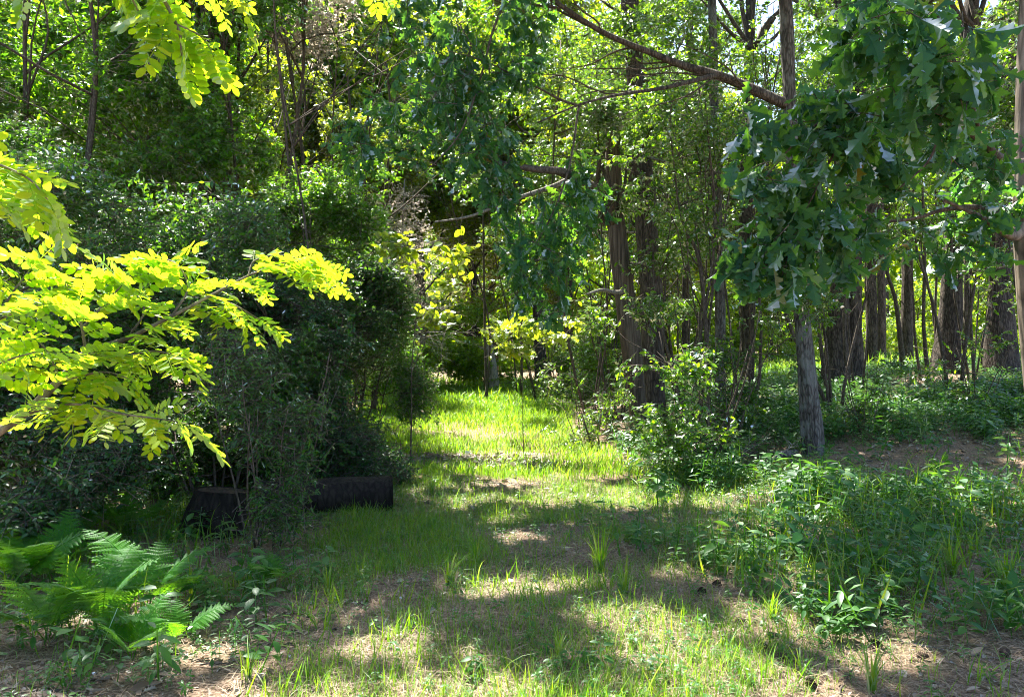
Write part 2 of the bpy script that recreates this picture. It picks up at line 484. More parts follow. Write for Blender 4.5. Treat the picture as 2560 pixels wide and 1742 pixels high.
# ------------------------------------------------------------------ plant builders
def crown(fol, twg, lobes, n, per, L, tpls, rng, tw_len=.35, droop=.25, gap=-.35, gapf=1.3, flat=.55, spread=.8, off=(0, 0, 0), masked=False, tw_r=.004, hang=0.0, vert=0.0):
    """leaf sprays through the volume of the lobes: n twigs each with about `per` leaves of length L"""
    lob = np.asarray(lobes, float)
    w = (lob[:, 3] * lob[:, 4] * lob[:, 5]) ** .67
    k = rng.choice(len(lob), size=int(n * 1.9), p=w / w.sum())
    d = nrm(rng.normal(size=(len(k), 3)))
    r = rng.uniform(.12, 1.0, len(k)) ** .55
    p = lob[k, :3] + d * r[:, None] * lob[k, 3:6]
    p = p + .12 * rng.normal(size=p.shape) * lob[k, 3:6]
    off = np.asarray(off, float)
    ok = N2(p + off, gapf) + .6 * N3(p + off, gapf * 2.7) > gap
    ok &= p[:, 2] > .05
    p, d, k = p[ok][:n], d[ok][:n], k[ok][:n]
    n = len(p)
    out = nrm(d * [1, 1, .5] + rng.normal(size=(n, 3)) * .45 + [0, 0, .12 - hang])
    ln = tw_len * rng.uniform(.6, 1.35, n)
    a = p - out * ln[:, None]
    if masked:
        keep = ~sunlit(p + off)
        p, a, out, ln = p[keep], a[keep], out[keep], ln[keep]
        n = len(p)
    if twg is not None:
        tubes(twg, a, p, tw_r, tw_r * .4, bend=np.array([0, 0, .04]) * ln[:, None])
    t = rng.uniform(.1, 1.05, (n, per))
    base = a[:, None] + out[:, None] * (ln[:, None] * t)[..., None]
    side = nrm(np.cross(out, [0, 0, 1.0]))
    sg = rng.choice([-1, 1], (n, per)) * rng.uniform(.35, 1.15, (n, per))
    ax = out[:, None] * rng.uniform(.25, 1.0, (n, per, 1)) + side[:, None] * (sg * spread)[..., None] + rng.normal(size=(n, per, 3)) * .28
    ax = ax - np.array([0, 0, 1.0]) * rng.uniform(0, 2 * droop, (n, per, 1))
    up = np.array([0, -.5 * vert, 1.0 - .8 * vert]) + rng.normal(size=(n, per, 3)) * flat * (1 + .6 * vert)
    base = base.reshape(-1, 3); ax = ax.reshape(-1, 3); up = up.reshape(-1, 3)
    sc = L * rng.uniform(.55, 1.2, len(base))
    if masked:
        keep = ~sunlit(base + off)
        base, ax, up, sc = base[keep], ax[keep], up[keep], sc[keep]
    which = rng.integers(0, len(tpls), len(base))
    for i, tp in enumerate(tpls):
        s = which == i
        scatter(fol, tp, base[s], ax[s], up[s], sc[s])

def wobble(a, b, n, amp, seed):
    """a crooked line from a to b"""
    t = np.linspace(0, 1, n)[:, None]
    p = np.asarray(a, float) * (1 - t) + np.asarray(b, float) * t
    r = np.random.default_rng(seed)
    for f in (1, 2, 3.3):
        p = p + np.sin(t * pi * f + r.uniform(0, 6)) * t ** .5 * r.normal(size=3) * amp / f
    return p

def stems(buf, rng, n, h, r, lean=.35, base_r=.12, sides=6):
    tips = []
    for i in range(n):
        a = rng.uniform(0, 6.28)
        b = np.array([cos(a), sin(a), 0]) * base_r * rng.uniform(.2, 1)
        e = b + np.array([cos(a) * lean * h, sin(a) * lean * h, h]) * rng.uniform(.7, 1.05)
        b[2] -= .06
        pts = wobble(b, e, 9, .05 * h * .5, int(rng.integers(1e6)))
        rr = r * rng.uniform(.6, 1.1)
        tube(buf, pts, np.linspace(rr, rr * .35, 9), sides)
        tips.append(pts)
    return tips

def bare_branch(buf, a, d, L, r, rng, sub=7, up=.1):
    """a dead limb with crooked side twigs"""
    d = nrm(d)
    e = a + d * L
    pts = wobble(a, e, 10, .07 * L, int(rng.integers(1e6)))
    pts = pts + (pts[0] * 0 + np.array([0, 0, 1.0])) * (np.linspace(0, 1, 10)[:, None] ** 2) * up * L
    pts = pts - (pts[0] - a)
    tube(buf, pts, np.linspace(r, r * .25, 10), 5)
    for _ in range(sub):
        i = rng.integers(2, 9)
        q = pts[i]
        dd = nrm(d * .7 + rng.normal(size=3) * .65)
        l2 = L * rng.uniform(.18, .5)
        p2 = wobble(q, q + dd * l2, 6, .08 * l2, int(rng.integers(1e6)))
        p2 = p2 - (p2[0] - q)
        tube(buf, p2, np.linspace(r * .4, r * .1, 6), 4)
        m = 4
        qa = p2[rng.integers(2, 6, m)]
        tubes(buf, qa, qa + nrm(dd + rng.normal(size=(m, 3)) * .7) * l2 * rng.uniform(.25, .6, (m, 1)), r * .13, r * .06)
    return pts

# ------------------------------------------------------------------ ground and path
def axis(lo, hi, near_lo, near_hi, step, growth=1.12):
    a = list(np.arange(near_lo, near_hi + 1e-6, step))
    s = step
    while a[-1] < hi:
        s *= growth; a.append(a[-1] + s)
    s = step
    while a[0] > lo:
        s *= growth; a.insert(0, a[0] - s)
    return np.array(a)

gx = axis(-320, 320, -6, 8, .14); gy = axis(-60, 480, 1.5, 20, .14)
X, Y = np.meshgrid(gx, gy)
b = Buf()
nx, ny = len(gx), len(gy)
idx = np.arange(nx * ny).reshape(ny, nx)
b.add(np.stack([X, Y, hgt(X, Y)], -1).reshape(-1, 3), [np.stack([idx[:-1, :-1], idx[:-1, 1:], idx[1:, 1:], idx[1:, :-1]], -1).reshape(-1, 4)])
tag(b.build('ground', M['ground']), kind='structure')

def path_centre(y):
    y = np.asarray(y, float)
    return .15 + .35 * np.sin(y * .28 + .6) - .55 * sst(y, 5, 14) + .25 * sst(y, 14, 26)
def path_half_(y):
    return 0
def path_half(y):
    return (1.0 * sst(y, 9.3, 10.0) * sst(-np.asarray(y), -11.9, -10.8) + .05)
def path_old(y):
    return .55 + .25 * np.sin(np.asarray(y) * .9) * .5 + .2 * sst(y, 6, 11) - .25 * sst(y, 13, 22)
b = Buf()
ys = np.arange(8.6, 12.6, .08); us = np.linspace(-1, 1, 15)
px = path_centre(ys)[:, None] + us[None] * (path_half(ys)[:, None] * (1 + .22 * N2(np.stack(np.broadcast_arrays(np.sign(us)[None] * 3, ys[:, None], 0.0), -1), 2.2)))
py = ys[:, None] + us[None] * 0
pz = hgt(px, py) + .006
k = np.arange(len(ys) * 15).reshape(len(ys), 15)
b.add(np.stack([px, py, pz], -1).reshape(-1, 3), [np.stack([k[:-1, :-1], k[:-1, 1:], k[1:, 1:], k[1:, :-1]], -1).reshape(-1, 4)])
tag(b.build('path', M['path']), kind='structure')


# ------------------------------------------------------------------ trees with trunks one can see
def trunk_line(ctrl, top=12.0):
    """control rows (px, py, D, width in px), base first -> points and radii, run on into the ground and up to `top`"""
    pts = np.array([P(a, b_, d) for a, b_, d, w in ctrl]); rad = np.array([w * .44 / F * d for a, b_, d, w in ctrl])
    q = pts[0].copy(); dirn = pts[1] - pts[0]
    g = gz(q[0], q[1])
    base = q + dirn / max(dirn[2], .05) * (g - q[2])
    base[2] = gz(base[0], base[1])
    rows = [np.append(base - [0, 0, .15], rad[0] * 1.45), np.append(base + [0, 0, .12], rad[0] * 1.18)]
    rows += [np.append(p, r) for p, r in zip(pts, rad) if p[2] > base[2] + .35]
    e = rows[-1][:3]; dv = rows[-1][:3] - rows[-2][:3]; dv = dv / max(dv[2], .05)
    if top > e[2] + .5:
        dv[:2] = np.clip(dv[:2], -.12, .12)
        rows.append(np.append(e + dv * (top - e[2]) * .5, rows[-1][3] * .8))
        rows.append(np.append(e + dv * (top - e[2]), rows[-2][3] * .45))
    c = np.array(rows)
    n = max(12, int((top - base[2]) / .11))
    # even steps along the height
    line = spline(c, 400)
    L = np.concatenate([[0], np.cumsum(np.linalg.norm(np.diff(line[:, :3], axis=0), axis=1))])
    s = np.linspace(0, L[-1], n)
    line = np.stack([np.interp(s, L, line[:, i]) for i in range(4)], 1)
    return line[:, :3], line[:, 3], base

# shared crowns of the tall trees whose tops stand above the picture
def high_crown(seed, L=.12, n=1500, per=13):
    r = np.random.default_rng(seed)
    f, t = Buf(), Buf()
    lobes = [(0, 0, .6, 1.3, 1.3, 1.1)] + [(cos(a) * q, sin(a) * q, z, 1.1, 1.1, .75) for a, q, z in zip(r.uniform(0, 6.28, 8), r.uniform(.9, 2.2, 8), r.uniform(-1.5, 1.6, 8))]
    crown(f, t, lobes, n, per, L, DIAM, r, tw_len=.5, gap=.1, gapf=1.2)
    for l in lobes:
        tube(t, wobble((0, 0, -2.2), l[:3], 8, .25, int(r.integers(1e6))), np.linspace(.07, .012, 8), 5)
    return f.mesh('crown', M['under']), t.mesh('sprays', M['twig'])  # sprays mesh holds the crown's bare twigs and limbs
HIGH = [high_crown(21), high_crown(22), high_crown(23)]

def tree(name, label, ctrl, mat, cat='tree', top=11.5, group=None, sides=26, ridge=.07, dead=0, dead_z=(2.0, 6.0), dead_L=1.4, seed=0, crown_z=None, crown_s=1.0, side=None):
    r = np.random.default_rng(100 + seed)
    pts, rad, base = trunk_line(ctrl, top)
    o = thing(name, label, cat, base, group)
    bf = Buf(); tube(bf, pts, rad, sides, ridge, seed * 1.7)
    bf.build('trunk', M[mat], o, base)
    for i in range(dead):
        z = r.uniform(*dead_z)
        k = int(np.argmin(abs(pts[:, 2] - z)))
        a = r.uniform(0, 6.28) if side is None else side + r.normal() * .8
        bb = Buf()
        bare_branch(bb, pts[k], np.array([cos(a), sin(a), r.normal() * .12]), dead_L * r.uniform(.5, 1.3), .022 * r.uniform(.6, 1.2), r, sub=6)
        bb.build('dead_branch', M['twig'] if r.random() < .6 else M['deadwood'], o, base)
    if crown_z is not None:
        k = int(np.argmin(abs(pts[:, 2] - crown_z)))
        cm, tm = HIGH[seed % 3]
        for nm, me in (('crown', cm), ('sprays', tm)):
            q = part(nm, me, o, (crown_s,) * 3)
            q.location = tuple(pts[k] - base)
            q.rotation_euler = (0, 0, seed * 1.3)
    return o, pts, rad, base

G_T = 'tall trunks in the shaded wood'
# the slender grey oak beside the ground-cover bank, its long limb and the lobed leaves hanging over the path
oak, opts, orad, obase = tree('oak_tree', 'slender grey-barked oak, nearest full trunk beside the path, long limb arching over the clearing', [(2032, 1130, 10, 52), (2016, 900, 10, 48), (1996, 680, 10, 42), (1982, 400, 10, 40), (1968, 120, 10, 38), (1962, 0, 10, 37)], 'bark_grey', top=11, seed=1, sides=44, ridge=.1, dead=3, dead_z=(3.0, 4.4), dead_L=.9)
def limb(o, base, rows, mat='twig', name='limb', sides=9, n=26):
    c = np.array([np.append(P(a, b_, d), w / 2 / F * d) for a, b_, d, w in rows])
    l = spline(c, n)
    l[:, :3] += (.012 * np.stack([N1(l[:, :3], 3), N2(l[:, :3], 3), N3(l[:, :3], 3)], -1))
    bf = Buf(); tube(bf, l[:, :3], l[:, 3], sides, .12, 3.1)
    bf.build(name, M[mat], o, base)
    return l[:, :3]
limb(oak, obase, [(1972, 265, 10, 26), (1880, 225, 9.8, 24), (1790, 190, 9.6, 22), (1700, 160, 9.4, 19), (1600, 120, 9.1, 16), (1500, 75, 8.8, 14), (1400, 20, 8.5, 12), (1290, -60, 8.2, 9), (1180, -130, 7.8, 6)], 'bark_brown')
limb(oak, obase, [(1795, 192, 9.6, 14), (1720, 205, 9.3, 11), (1640, 222, 9.0, 9), (1540, 240, 8.6, 8), (1450, 265, 8.3, 6), (1340, 310, 8.0, 4)], 'bark_brown')
limb(oak, obase, [(1290, -60, 8.2, 9), (1235, 60, 7.8, 7), (1200, 200, 7.5, 6), (1150, 330, 7.3, 5), (1060, 430, 7.1, 3)])
limb(oak, obase, [(1450, 265, 8.3, 6), (1420, 420, 8.1, 5), (1370, 560, 7.9, 4), (1280, 680, 7.7, 3)])
rb = np.random.default_rng(15)
for i in range(15):
    a_ = P(*[(1880, 225, 9.8), (1790, 190, 9.6), (1700, 160, 9.4), (1600, 120, 9.1), (1500, 75, 8.8), (1400, 20, 8.5), (1640, 222, 9.0), (1450, 265, 8.3)][i % 8])
    bb = Buf(); bare_branch(bb, a_, np.array([-.9, -.15 + .5 * rb.normal(), .25 * rb.normal() - .05]), rb.uniform(.8, 1.9), rb.uniform(.009, .016), rb, 7)
    bb.build('dead_branch', M['twig'], oak, obase)
rr = np.random.default_rng(5)
def px_lobes(rows, q=1.0):
    out = []
    for a, b_, d, r in rows:
        p = P(a, b_, d); r = r / F * d * q
        out.append((*p, r, r * 1.1, r))
    return out
f, t = Buf(), Buf()
crown(f, t, px_lobes([(1190, 60, 7.6, 120), (1110, 170, 7.4, 110), (1060, 300, 7.2, 105), (1190, 300, 7.5, 110), (1150, 420, 7.2, 95), (1040, 440, 7.1, 80), (970, 440, 7.0, 50), (1130, 500, 7.2, 55), (900, 330, 7.6, 70), (950, 200, 8, 90), (1000, 60, 8, 90), (1290, 180, 7.8, 70), (1300, 20, 8, 80)], 1.35), 225, 8, .135, OAK, rr, tw_len=.26, droop=.8, flat=.6, gap=-.1, hang=.35, tw_r=.005, vert=1.0, spread=.45)
f.build('foliage', M['oak'], oak, obase); t.build('sprays', M['twig'], oak, obase)
f, t = Buf(), Buf()
crown(f, t, px_lobes([(1240, 620, 7.7, 75), (1300, 690, 7.7, 90), (1380, 690, 7.8, 75), (1180, 700, 7.6, 70), (1420, 600, 8.1, 80), (1330, 560, 8, 70), (1110, 740, 7.6, 40), (1360, 800, 7.7, 35), (1200, 560, 7.4, 60), (1260, 480, 7.6, 60), (1480, 560, 8.6, 70), (1450, 460, 8.6, 60), (1060, 660, 7.6, 45)], 1.35), 160, 8, .135, OAK, rr, tw_len=.26, droop=.9, flat=.6, gap=-.1, hang=.45, tw_r=.005, vert=1.0, spread=.45)
f.build('foliage', M['oak'], oak, obase); t.build('sprays', M['twig'], oak, obase)
f, t = Buf(), Buf()
crown(f, t, [(obase[0] - 1.6, 9.6, 8.6, 2.2, 2.2, 1.4), (obase[0] - 3.4, 8.8, 8.2, 2.0, 2.0, 1.2), (obase[0] + .5, 10, 10.2, 2.2, 2.2, 1.6), (.6, 10.5, 9.6, 2.0, 2.0, 1.3), (2.6, 7.6, 8.4, 1.8, 1.6, 1.1), (-1.2, 9.6, 9.0, 1.6, 1.6, 1.0)], 2300, 12, .15, DIAM, rr, tw_len=.5, masked=True, gap=-.8)
f.build('crown', M['oak'], oak, obase); t.build('sprays', M['twig'], oak, obase)
for e in ((obase[0] - 1.6, 9.6, 8.6), (obase[0] - 3.4, 8.8, 8.2), (.6, 10.5, 9.6), (2.6, 7.6, 8.4), (-1.2, 9.6, 9.0)):
    bf = Buf(); tube(bf, wobble(opts[int(np.argmin(abs(opts[:, 2] - 6.6)))], e, 12, .3, int(e[2] * 10)), np.linspace(.07, .015, 12), 7)
    bf.build('limb', M['bark_grey'], oak, obase)

# the near oak at the picture's edge: large lobed leaves
oak2, p2, r2, b2 = tree('oak_tree', 'near oak with tan trunk at the picture edge and big drooping lobed blue-green leaves', [(2600, 1050, 5.2, 66), (2572, 800, 5.2, 58), (2556, 560, 5.2, 50), (2560, 300, 5.2, 46), (2570, 0, 5.2, 42)], 'bark_tan', top=7.5, seed=2, sides=32, ridge=.05)
limb(oak2, b2, [(2560, 560, 5.2, 34), (2530, 590, 5.1, 26), (2490, 570, 5.0, 19), (2440, 540, 4.9, 12), (2350, 500, 4.8, 7)], 'bark_tan')
limb(oak2, b2, [(2570, 410, 5.2, 26), (2500, 400, 4.9, 22), (2440, 350, 4.6, 17), (2350, 300, 4.3, 13), (2250, 250, 4.1, 10), (2150, 260, 4.1, 8), (2030, 330, 4.1, 6), (1930, 440, 4.0, 4)])
limb(oak2, b2, [(2570, 535, 5.2, 22), (2500, 540, 5.1, 17), (2430, 515, 5.0, 14), (2350, 522, 4.9, 11), (2270, 548, 4.8, 8), (2170, 552, 4.7, 6), (2090, 545, 4.6, 4)])
limb(oak2, b2, [(2440, 350, 4.6, 10), (2420, 230, 4.0, 9), (2370, 110, 3.6, 7), (2280, 40, 3.5, 5), (2180, 60, 3.6, 3)])
limb(oak2, b2, [(2150, 260, 4.1, 6), (2080, 420, 4.1, 5), (2010, 560, 4.1, 4), (1960, 680, 4.05, 3)])
limb(oak2, b2, [(2350, 300, 4.3, 8), (2320, 400, 4.4, 6), (2250, 470, 4.4, 4)])
rr = np.random.default_rng(6)
f, t = Buf(), Buf()
crown(f, t, px_lobes([(2000, 390, 4.15, 120), (1910, 470, 4.0, 85), (2050, 500, 4.2, 100), (1960, 600, 4.05, 100), (1910, 690, 4.0, 80), (1990, 720, 4.05, 60), (2130, 320, 4.2, 100), (1850, 640, 4.0, 50), (2080, 270, 4.1, 70), (1880, 330, 4.1, 60), (2100, 620, 4.2, 55)], 1.15), 150, 7, .145, OAK, rr, tw_len=.17, droop=.9, flat=.6, gap=-.35, hang=.45, tw_r=.003, vert=1.0, spread=.45)
f.build('foliage', M['oak'], oak2, b2); t.build('sprays', M['twig'], oak2, b2)
f, t = Buf(), Buf()
crown(f, t, px_lobes([(2180, 90, 3.6, 100), (2290, 60, 3.4, 90), (2380, 90, 3.3, 90), (2310, 220, 3.6, 110), (2400, 220, 3.5, 80), (2230, 190, 3.8, 90), (2120, 30, 3.8, 70), (2460, 120, 3.6, 70)], 1.15), 80, 6, .145, OAK, rr, tw_len=.15, droop=.8, flat=.6, gap=-.4, hang=.35, tw_r=.003, vert=1.0, spread=.45)
f.build('foliage', M['oak'], oak2, b2); t.build('sprays', M['twig'], oak2, b2)
f, t = Buf(), Buf()
crown(f, t, px_lobes([(2330, 430, 4.5, 110), (2440, 400, 4.6, 110), (2250, 470, 4.5, 90), (2390, 600, 4.9, 120), (2250, 600, 4.8, 80), (2480, 500, 5.1, 90), (2140, 580, 4.6, 60), (2200, 400, 4.5, 80)]), 120, 6, .13, OAK, rr, tw_len=.2, droop=.4, flat=.6, gap=-.8, hang=.2, tw_r=.003, vert=1.0, spread=.45)
f.build('foliage', M['oak'], oak2, b2); t.build('sprays', M['twig'], oak2, b2)
f, t = Buf(), Buf()
crown(f, t, [(3.2, 5.0, 6.2, 1.6, 1.5, 1.0), (2.0, 6.0, 6.6, 1.4, 1.3, .8), (4.4, 6.0, 6.8, 1.7, 1.6, 1.2), (.6, 6.2, 6.3, 1, 1, .6), (1.3, 5.7, 6.5, 1, 1, .6), (2.4, 5.0, 6.0, 1, 1, .6), (.3, 6.6, 7.1, 1, 1, .6), (3.6, 7.4, 7.4, 1.4, 1.4, .8), (1.6, 7.4, 7.6, 1.3, 1.3, .7), (5.4, 7.6, 7.6, 1.5, 1.5, .8), (6.4, 9.4, 8.4, 1.5, 1.5, .9)], 2100, 11, .14, DIAM, rr, tw_len=.4, masked=True, gap=-.8)  # extra lobes added above the view to shade the hanging leaves
f.build('crown', M['oak'], oak2, b2)

T = [
 ('twin_trunk_tree', 'thick dark double trunk standing on the bank behind the slender grey oak', [(2092, 960, 17, 66), (2098, 760, 17, 56), (2105, 520, 17, 48), (2108, 200, 17, 44), (2106, 0, 17, 42)], 'bark_dark', dict(dead=7, dead_z=(2.5, 5), dead_L=1.8, side=2.8, crown_z=11)),
 ('pine_tree', 'straight brown furrowed trunk just behind the leaning trunk beside the clearing', [(1634, 1000, 15, 64), (1633, 850, 15, 62), (1628, 690, 15, 60), (1612, 500, 15, 56), (1594, 250, 15, 52), (1574, 0, 15, 50)], 'bark_brown', dict(dead=16, dead_z=(3.6, 8.4), dead_L=2.6, crown_z=11)),
 ('leaning_trunk', 'smooth brown trunk leaning away from the straight pine with a broken side stub', [(1592, 1000, 13, 48), (1580, 880, 13, 56), (1562, 740, 13, 56), (1548, 630, 13, 52), (1536, 500, 13, 46), (1530, 300, 13, 40)], 'bark_smooth', dict(top=5.2, ridge=.03, dead=3, dead_z=(2.6, 4.5), dead_L=1.2, crown_z=4.9, crown_s=.62)),
 ('pine_tree', 'medium dark trunk between the double trunk and the pair of thin stems', [(2178, 960, 22, 30), (2178, 800, 22, 29), (2176, 600, 22, 27), (2172, 300, 22, 25)], 'bark_dark', dict(dead=3, dead_z=(3, 6), crown_z=10)),
 ('pine_tree', 'pale brown distant trunk half hidden behind the medium dark trunk', [(2204, 920, 26, 21), (2203, 700, 26, 20), (2200, 400, 26, 19)], 'bark_brown', dict(crown_z=10)),
 ('pine_tree', 'straight grey-brown trunk with dappled light beside the curved thin sapling', [(2266, 912, 22, 31), (2268, 700, 22, 29), (2270, 500, 22, 28), (2276, 200, 22, 26)], 'bark_brown', dict(dead=3, dead_z=(3, 6), crown_z=11)),
 ('oak_tree', 'broad dark trunk flaring at its base on the bank among ferny undergrowth', [(2368, 925, 18, 66), (2378, 780, 18, 56), (2386, 600, 18, 50), (2400, 350, 18, 46), (2420, 100, 18, 42)], 'bark_dark', dict(dead=5, dead_z=(3, 6), dead_L=1.6, crown_z=11)),
 ('oak_tree', 'wide dark trunk behind the tan near oak, its foot hidden by leaves', [(2500, 920, 17, 78), (2502, 760, 17, 68), (2508, 560, 17, 56), (2522, 300, 17, 46), (2534, 60, 17, 40)], 'bark_dark', dict(dead=5, dead_z=(3, 6), dead_L=1.5, crown_z=11)),
 ('pine_tree', 'thin dark trunk behind the hanging lobed leaves beside the leafy shrub', [(1800, 960, 14, 30), (1800, 760, 14, 29), (1796, 600, 14, 27), (1786, 300, 14, 25), (1780, 0, 14, 22)], 'bark_grey', dict(dead=5, dead_z=(3, 7), dead_L=1.5, crown_z=10)),
 ('pine_tree', 'dark trunk just behind the slender grey oak, hung over by lobed leaves', [(1868, 940, 19, 36), (1868, 760, 19, 35), (1866, 560, 19, 33), (1872, 200, 19, 30)], 'bark_dark', dict(dead=3, dead_z=(3, 7), crown_z=11)),
 ('pine_tree', 'pale straight trunk rising against the bright sky gap high among the leaves', [(2140, 880, 27, 30), (2125, 500, 27, 29), (2112, 100, 27, 28), (2108, -100, 27, 27)], 'bark_tan', dict(top=16, crown_z=15, crown_s=1.3)),
 ('pine_tree', 'slim brownish trunk far back between the brown pine and the leafy shrub', [(1716, 940, 24, 20), (1714, 700, 24, 19), (1716, 400, 24, 18), (1722, 100, 24, 17)], 'bark_brown', dict(dead=3, dead_z=(4, 9), crown_z=12)),
 ('broken_snag', 'broken pale-topped snag standing in the grass at the far end of the clearing', [(1238, 981, 24, 27), (1232, 930, 24, 26), (1222, 870, 24, 24), (1214, 820, 24, 18)], 'deadwood', dict(top=2.4, sides=18, ridge=.1)),
 ('birch_tree', 'thin pale leaning trunk at the back edge of the sunny clearing', [(1402, 880, 27, 15), (1400, 700, 27, 14), (1394, 500, 27, 13), (1384, 250, 27, 12)], 'bark_tan', dict(crown_z=11)),
 ('oak_tree', 'dark slim trunk with ivy-like leaves behind the thick double trunk', [(2420, 900, 27, 22), (2420, 700, 27, 21), (2424, 400, 27, 20)], 'bark_brown', dict(crown_z=11)),
]
for i, (nm, lab, ct, mt, kw) in enumerate(T):
    o, pts, rad, base = tree(nm, lab, ct, mt, group=G_T if nm not in ('broken_snag',) else None, seed=i + 3, **kw)
    if nm == 'twin_trunk_tree':
        p3, r3, _ = trunk_line([(2134, 955, 17.3, 46), (2132, 760, 17.3, 44), (2136, 520, 17.3, 40), (2150, 200, 17.3, 36), (2165, 0, 17.3, 30)], 11)
        bf = Buf(); tube(bf, p3, r3, 24, .07, 7.7); bf.build('trunk', M['bark_brown'], o, base)
    if nm == 'leaning_trunk':
        limb(o, base, [(1570, 722, 13, 12), (1540, 728, 12.6, 11), (1505, 724, 12.2, 9), (1470, 735, 12, 5)], 'deadwood', 'broken_stub')
    if nm == 'pine_tree' and i == 1:
        limb(o, base, [(1600, 515, 15, 22), (1500, 470, 12, 20), (1430, 440, 9, 26), (1390, 425, 8.4, 22), (1320, 420, 8, 18), (1250, 405, 7.8, 12), (1190, 370, 7.6, 6)], 'twig', 'dead_limb')
        limb(o, base, [(1440, 442, 9.4, 16), (1370, 470, 9, 12), (1280, 500, 8.8, 10), (1180, 535, 8.6, 7), (1090, 550, 8.4, 4)], 'deadwood', 'dead_limb')
    if nm == 'broken_snag':
        limb(o, base, [(1222, 880, 24, 6), (1200, 866, 24, 5), (1180, 855, 24, 3)], 'deadwood', 'broken_stub')

# thin crooked saplings standing between the trunks
SAP = [
 ('curved thin dark sapling crossing before the far bright shrubs', [(2318, 930, 16, 11), (2309, 800, 16, 10), (2312, 640, 16, 9), (2306, 480, 16, 7)]),
 ('slim leaning sapling close behind the slender grey oak', [(2060, 930, 14, 10), (2040, 760, 14, 9), (2034, 640, 14, 8), (2045, 480, 14, 6)]),
 ('leaning forked sapling between two trunks on the bank', [(2254, 900, 20, 14), (2240, 760, 20, 13), (2220, 690, 20, 11), (2204, 620, 20, 9)]),
 ('thin upright sapling beside the broad flaring trunk', [(2432, 900, 15, 9), (2424, 760, 15, 8), (2416, 650, 15, 7), (2420, 520, 15, 5)]),
 ('crooked dark sapling with upturned arms behind the leafy shrub', [(1770, 960, 11.5, 12), (1762, 780, 11.5, 13), (1745, 640, 11.5, 12), (1715, 580, 11.5, 9), (1698, 520, 11.5, 6)]),
 ('very thin wavy sapling at the foot of the bright far bank', [(2300, 950, 17, 7), (2288, 850, 17, 7), (2284, 760, 17, 5)]),
 ('dark slanting sapling above the cut branch heap', [(1990, 850, 12.5, 10), (1970, 800, 12.5, 11), (1955, 740, 12.5, 9), (1940, 600, 12.5, 7)]),
]
for i, (lab, ct) in enumerate(SAP):
    r = np.random.default_rng(300 + i)
    pts, rad, base = trunk_line(ct, P(*ct[-1][:3])[2] + 1.2)
    o = thing('sapling', lab, 'sapling', base, 'thin bare saplings between the trunks')
    bf = Buf(); tube(bf, pts, rad, 9, .06, i); bf.build('stem', M['twig'], o, base)
    for q in range(4):
        k = r.integers(len(pts) // 2, len(pts))
        bb = Buf(); a = r.uniform(0, 6.28)
        bare_branch(bb, pts[k], np.array([cos(a), sin(a) * .5, .6]), r.uniform(.6, 1.4), rad[k] * .6, r, 4)
        bb.build('branch', M['twig'], o, base)

# ------------------------------------------------------------------ leafy understorey between the trunks
def under_proto(seed, h, lobes, n, per, L, tpl=OVALS, k=3, r0=.03, mat='under', gap=-.25, lean=.12):
    r = np.random.default_rng(seed)
    f, t, s = Buf(), Buf(), Buf()
    crown(f, t, lobes, n, per, L, tpl, r, tw_len=.32, gap=gap, gapf=1.7, droop=.3)
    tips = stems(s, r, k, h * .92, r0, lean, .12)
    for l in lobes:
        pts = tips[r.integers(k)]
        m = int(np.clip(l[2] / h * 8, 2, 8))
        tube(s, wobble(pts[m - 1], np.array(l[:3]), 7, .12, int(r.integers(1e6))), np.linspace(r0 * .4, .004, 7), 4)
    return f.mesh('foliage', M[mat]), s.mesh('stem', M['twig']), t.mesh('sprays', M['twig'])

def rl(seed, n, h0, h1, w, r):
    q = np.random.default_rng(seed)
    return [(q.normal() * w, q.normal() * w, q.uniform(h0, h1), r * q.uniform(.7, 1.3), r * q.uniform(.7, 1.3), r * q.uniform(.5, .9)) for _ in range(n)]
UP = [under_proto(41, 7.5, rl(1, 16, 2.2, 8.2, .95, .75), 720, 15, .085), under_proto(42, 6.0, rl(2, 14, 1.6, 6.4, .8, .7), 640, 15, .08),
      under_proto(43, 8.5, rl(3, 18, 3.5, 9.5, 1.1, .8), 800, 15, .09), under_proto(44, 4.0, rl(4, 10, .8, 4.2, .6, .6), 480, 15, .075)]
LOW = [under_proto(45, 1.9, rl(5, 10, .3, 1.9, .5, .42), 330, 15, .065, k=6, r0=.014, lean=.3), under_proto(46, 1.3, rl(6, 9, .2, 1.2, .45, .36), 260, 15, .06, k=6, r0=.01, lean=.35)]

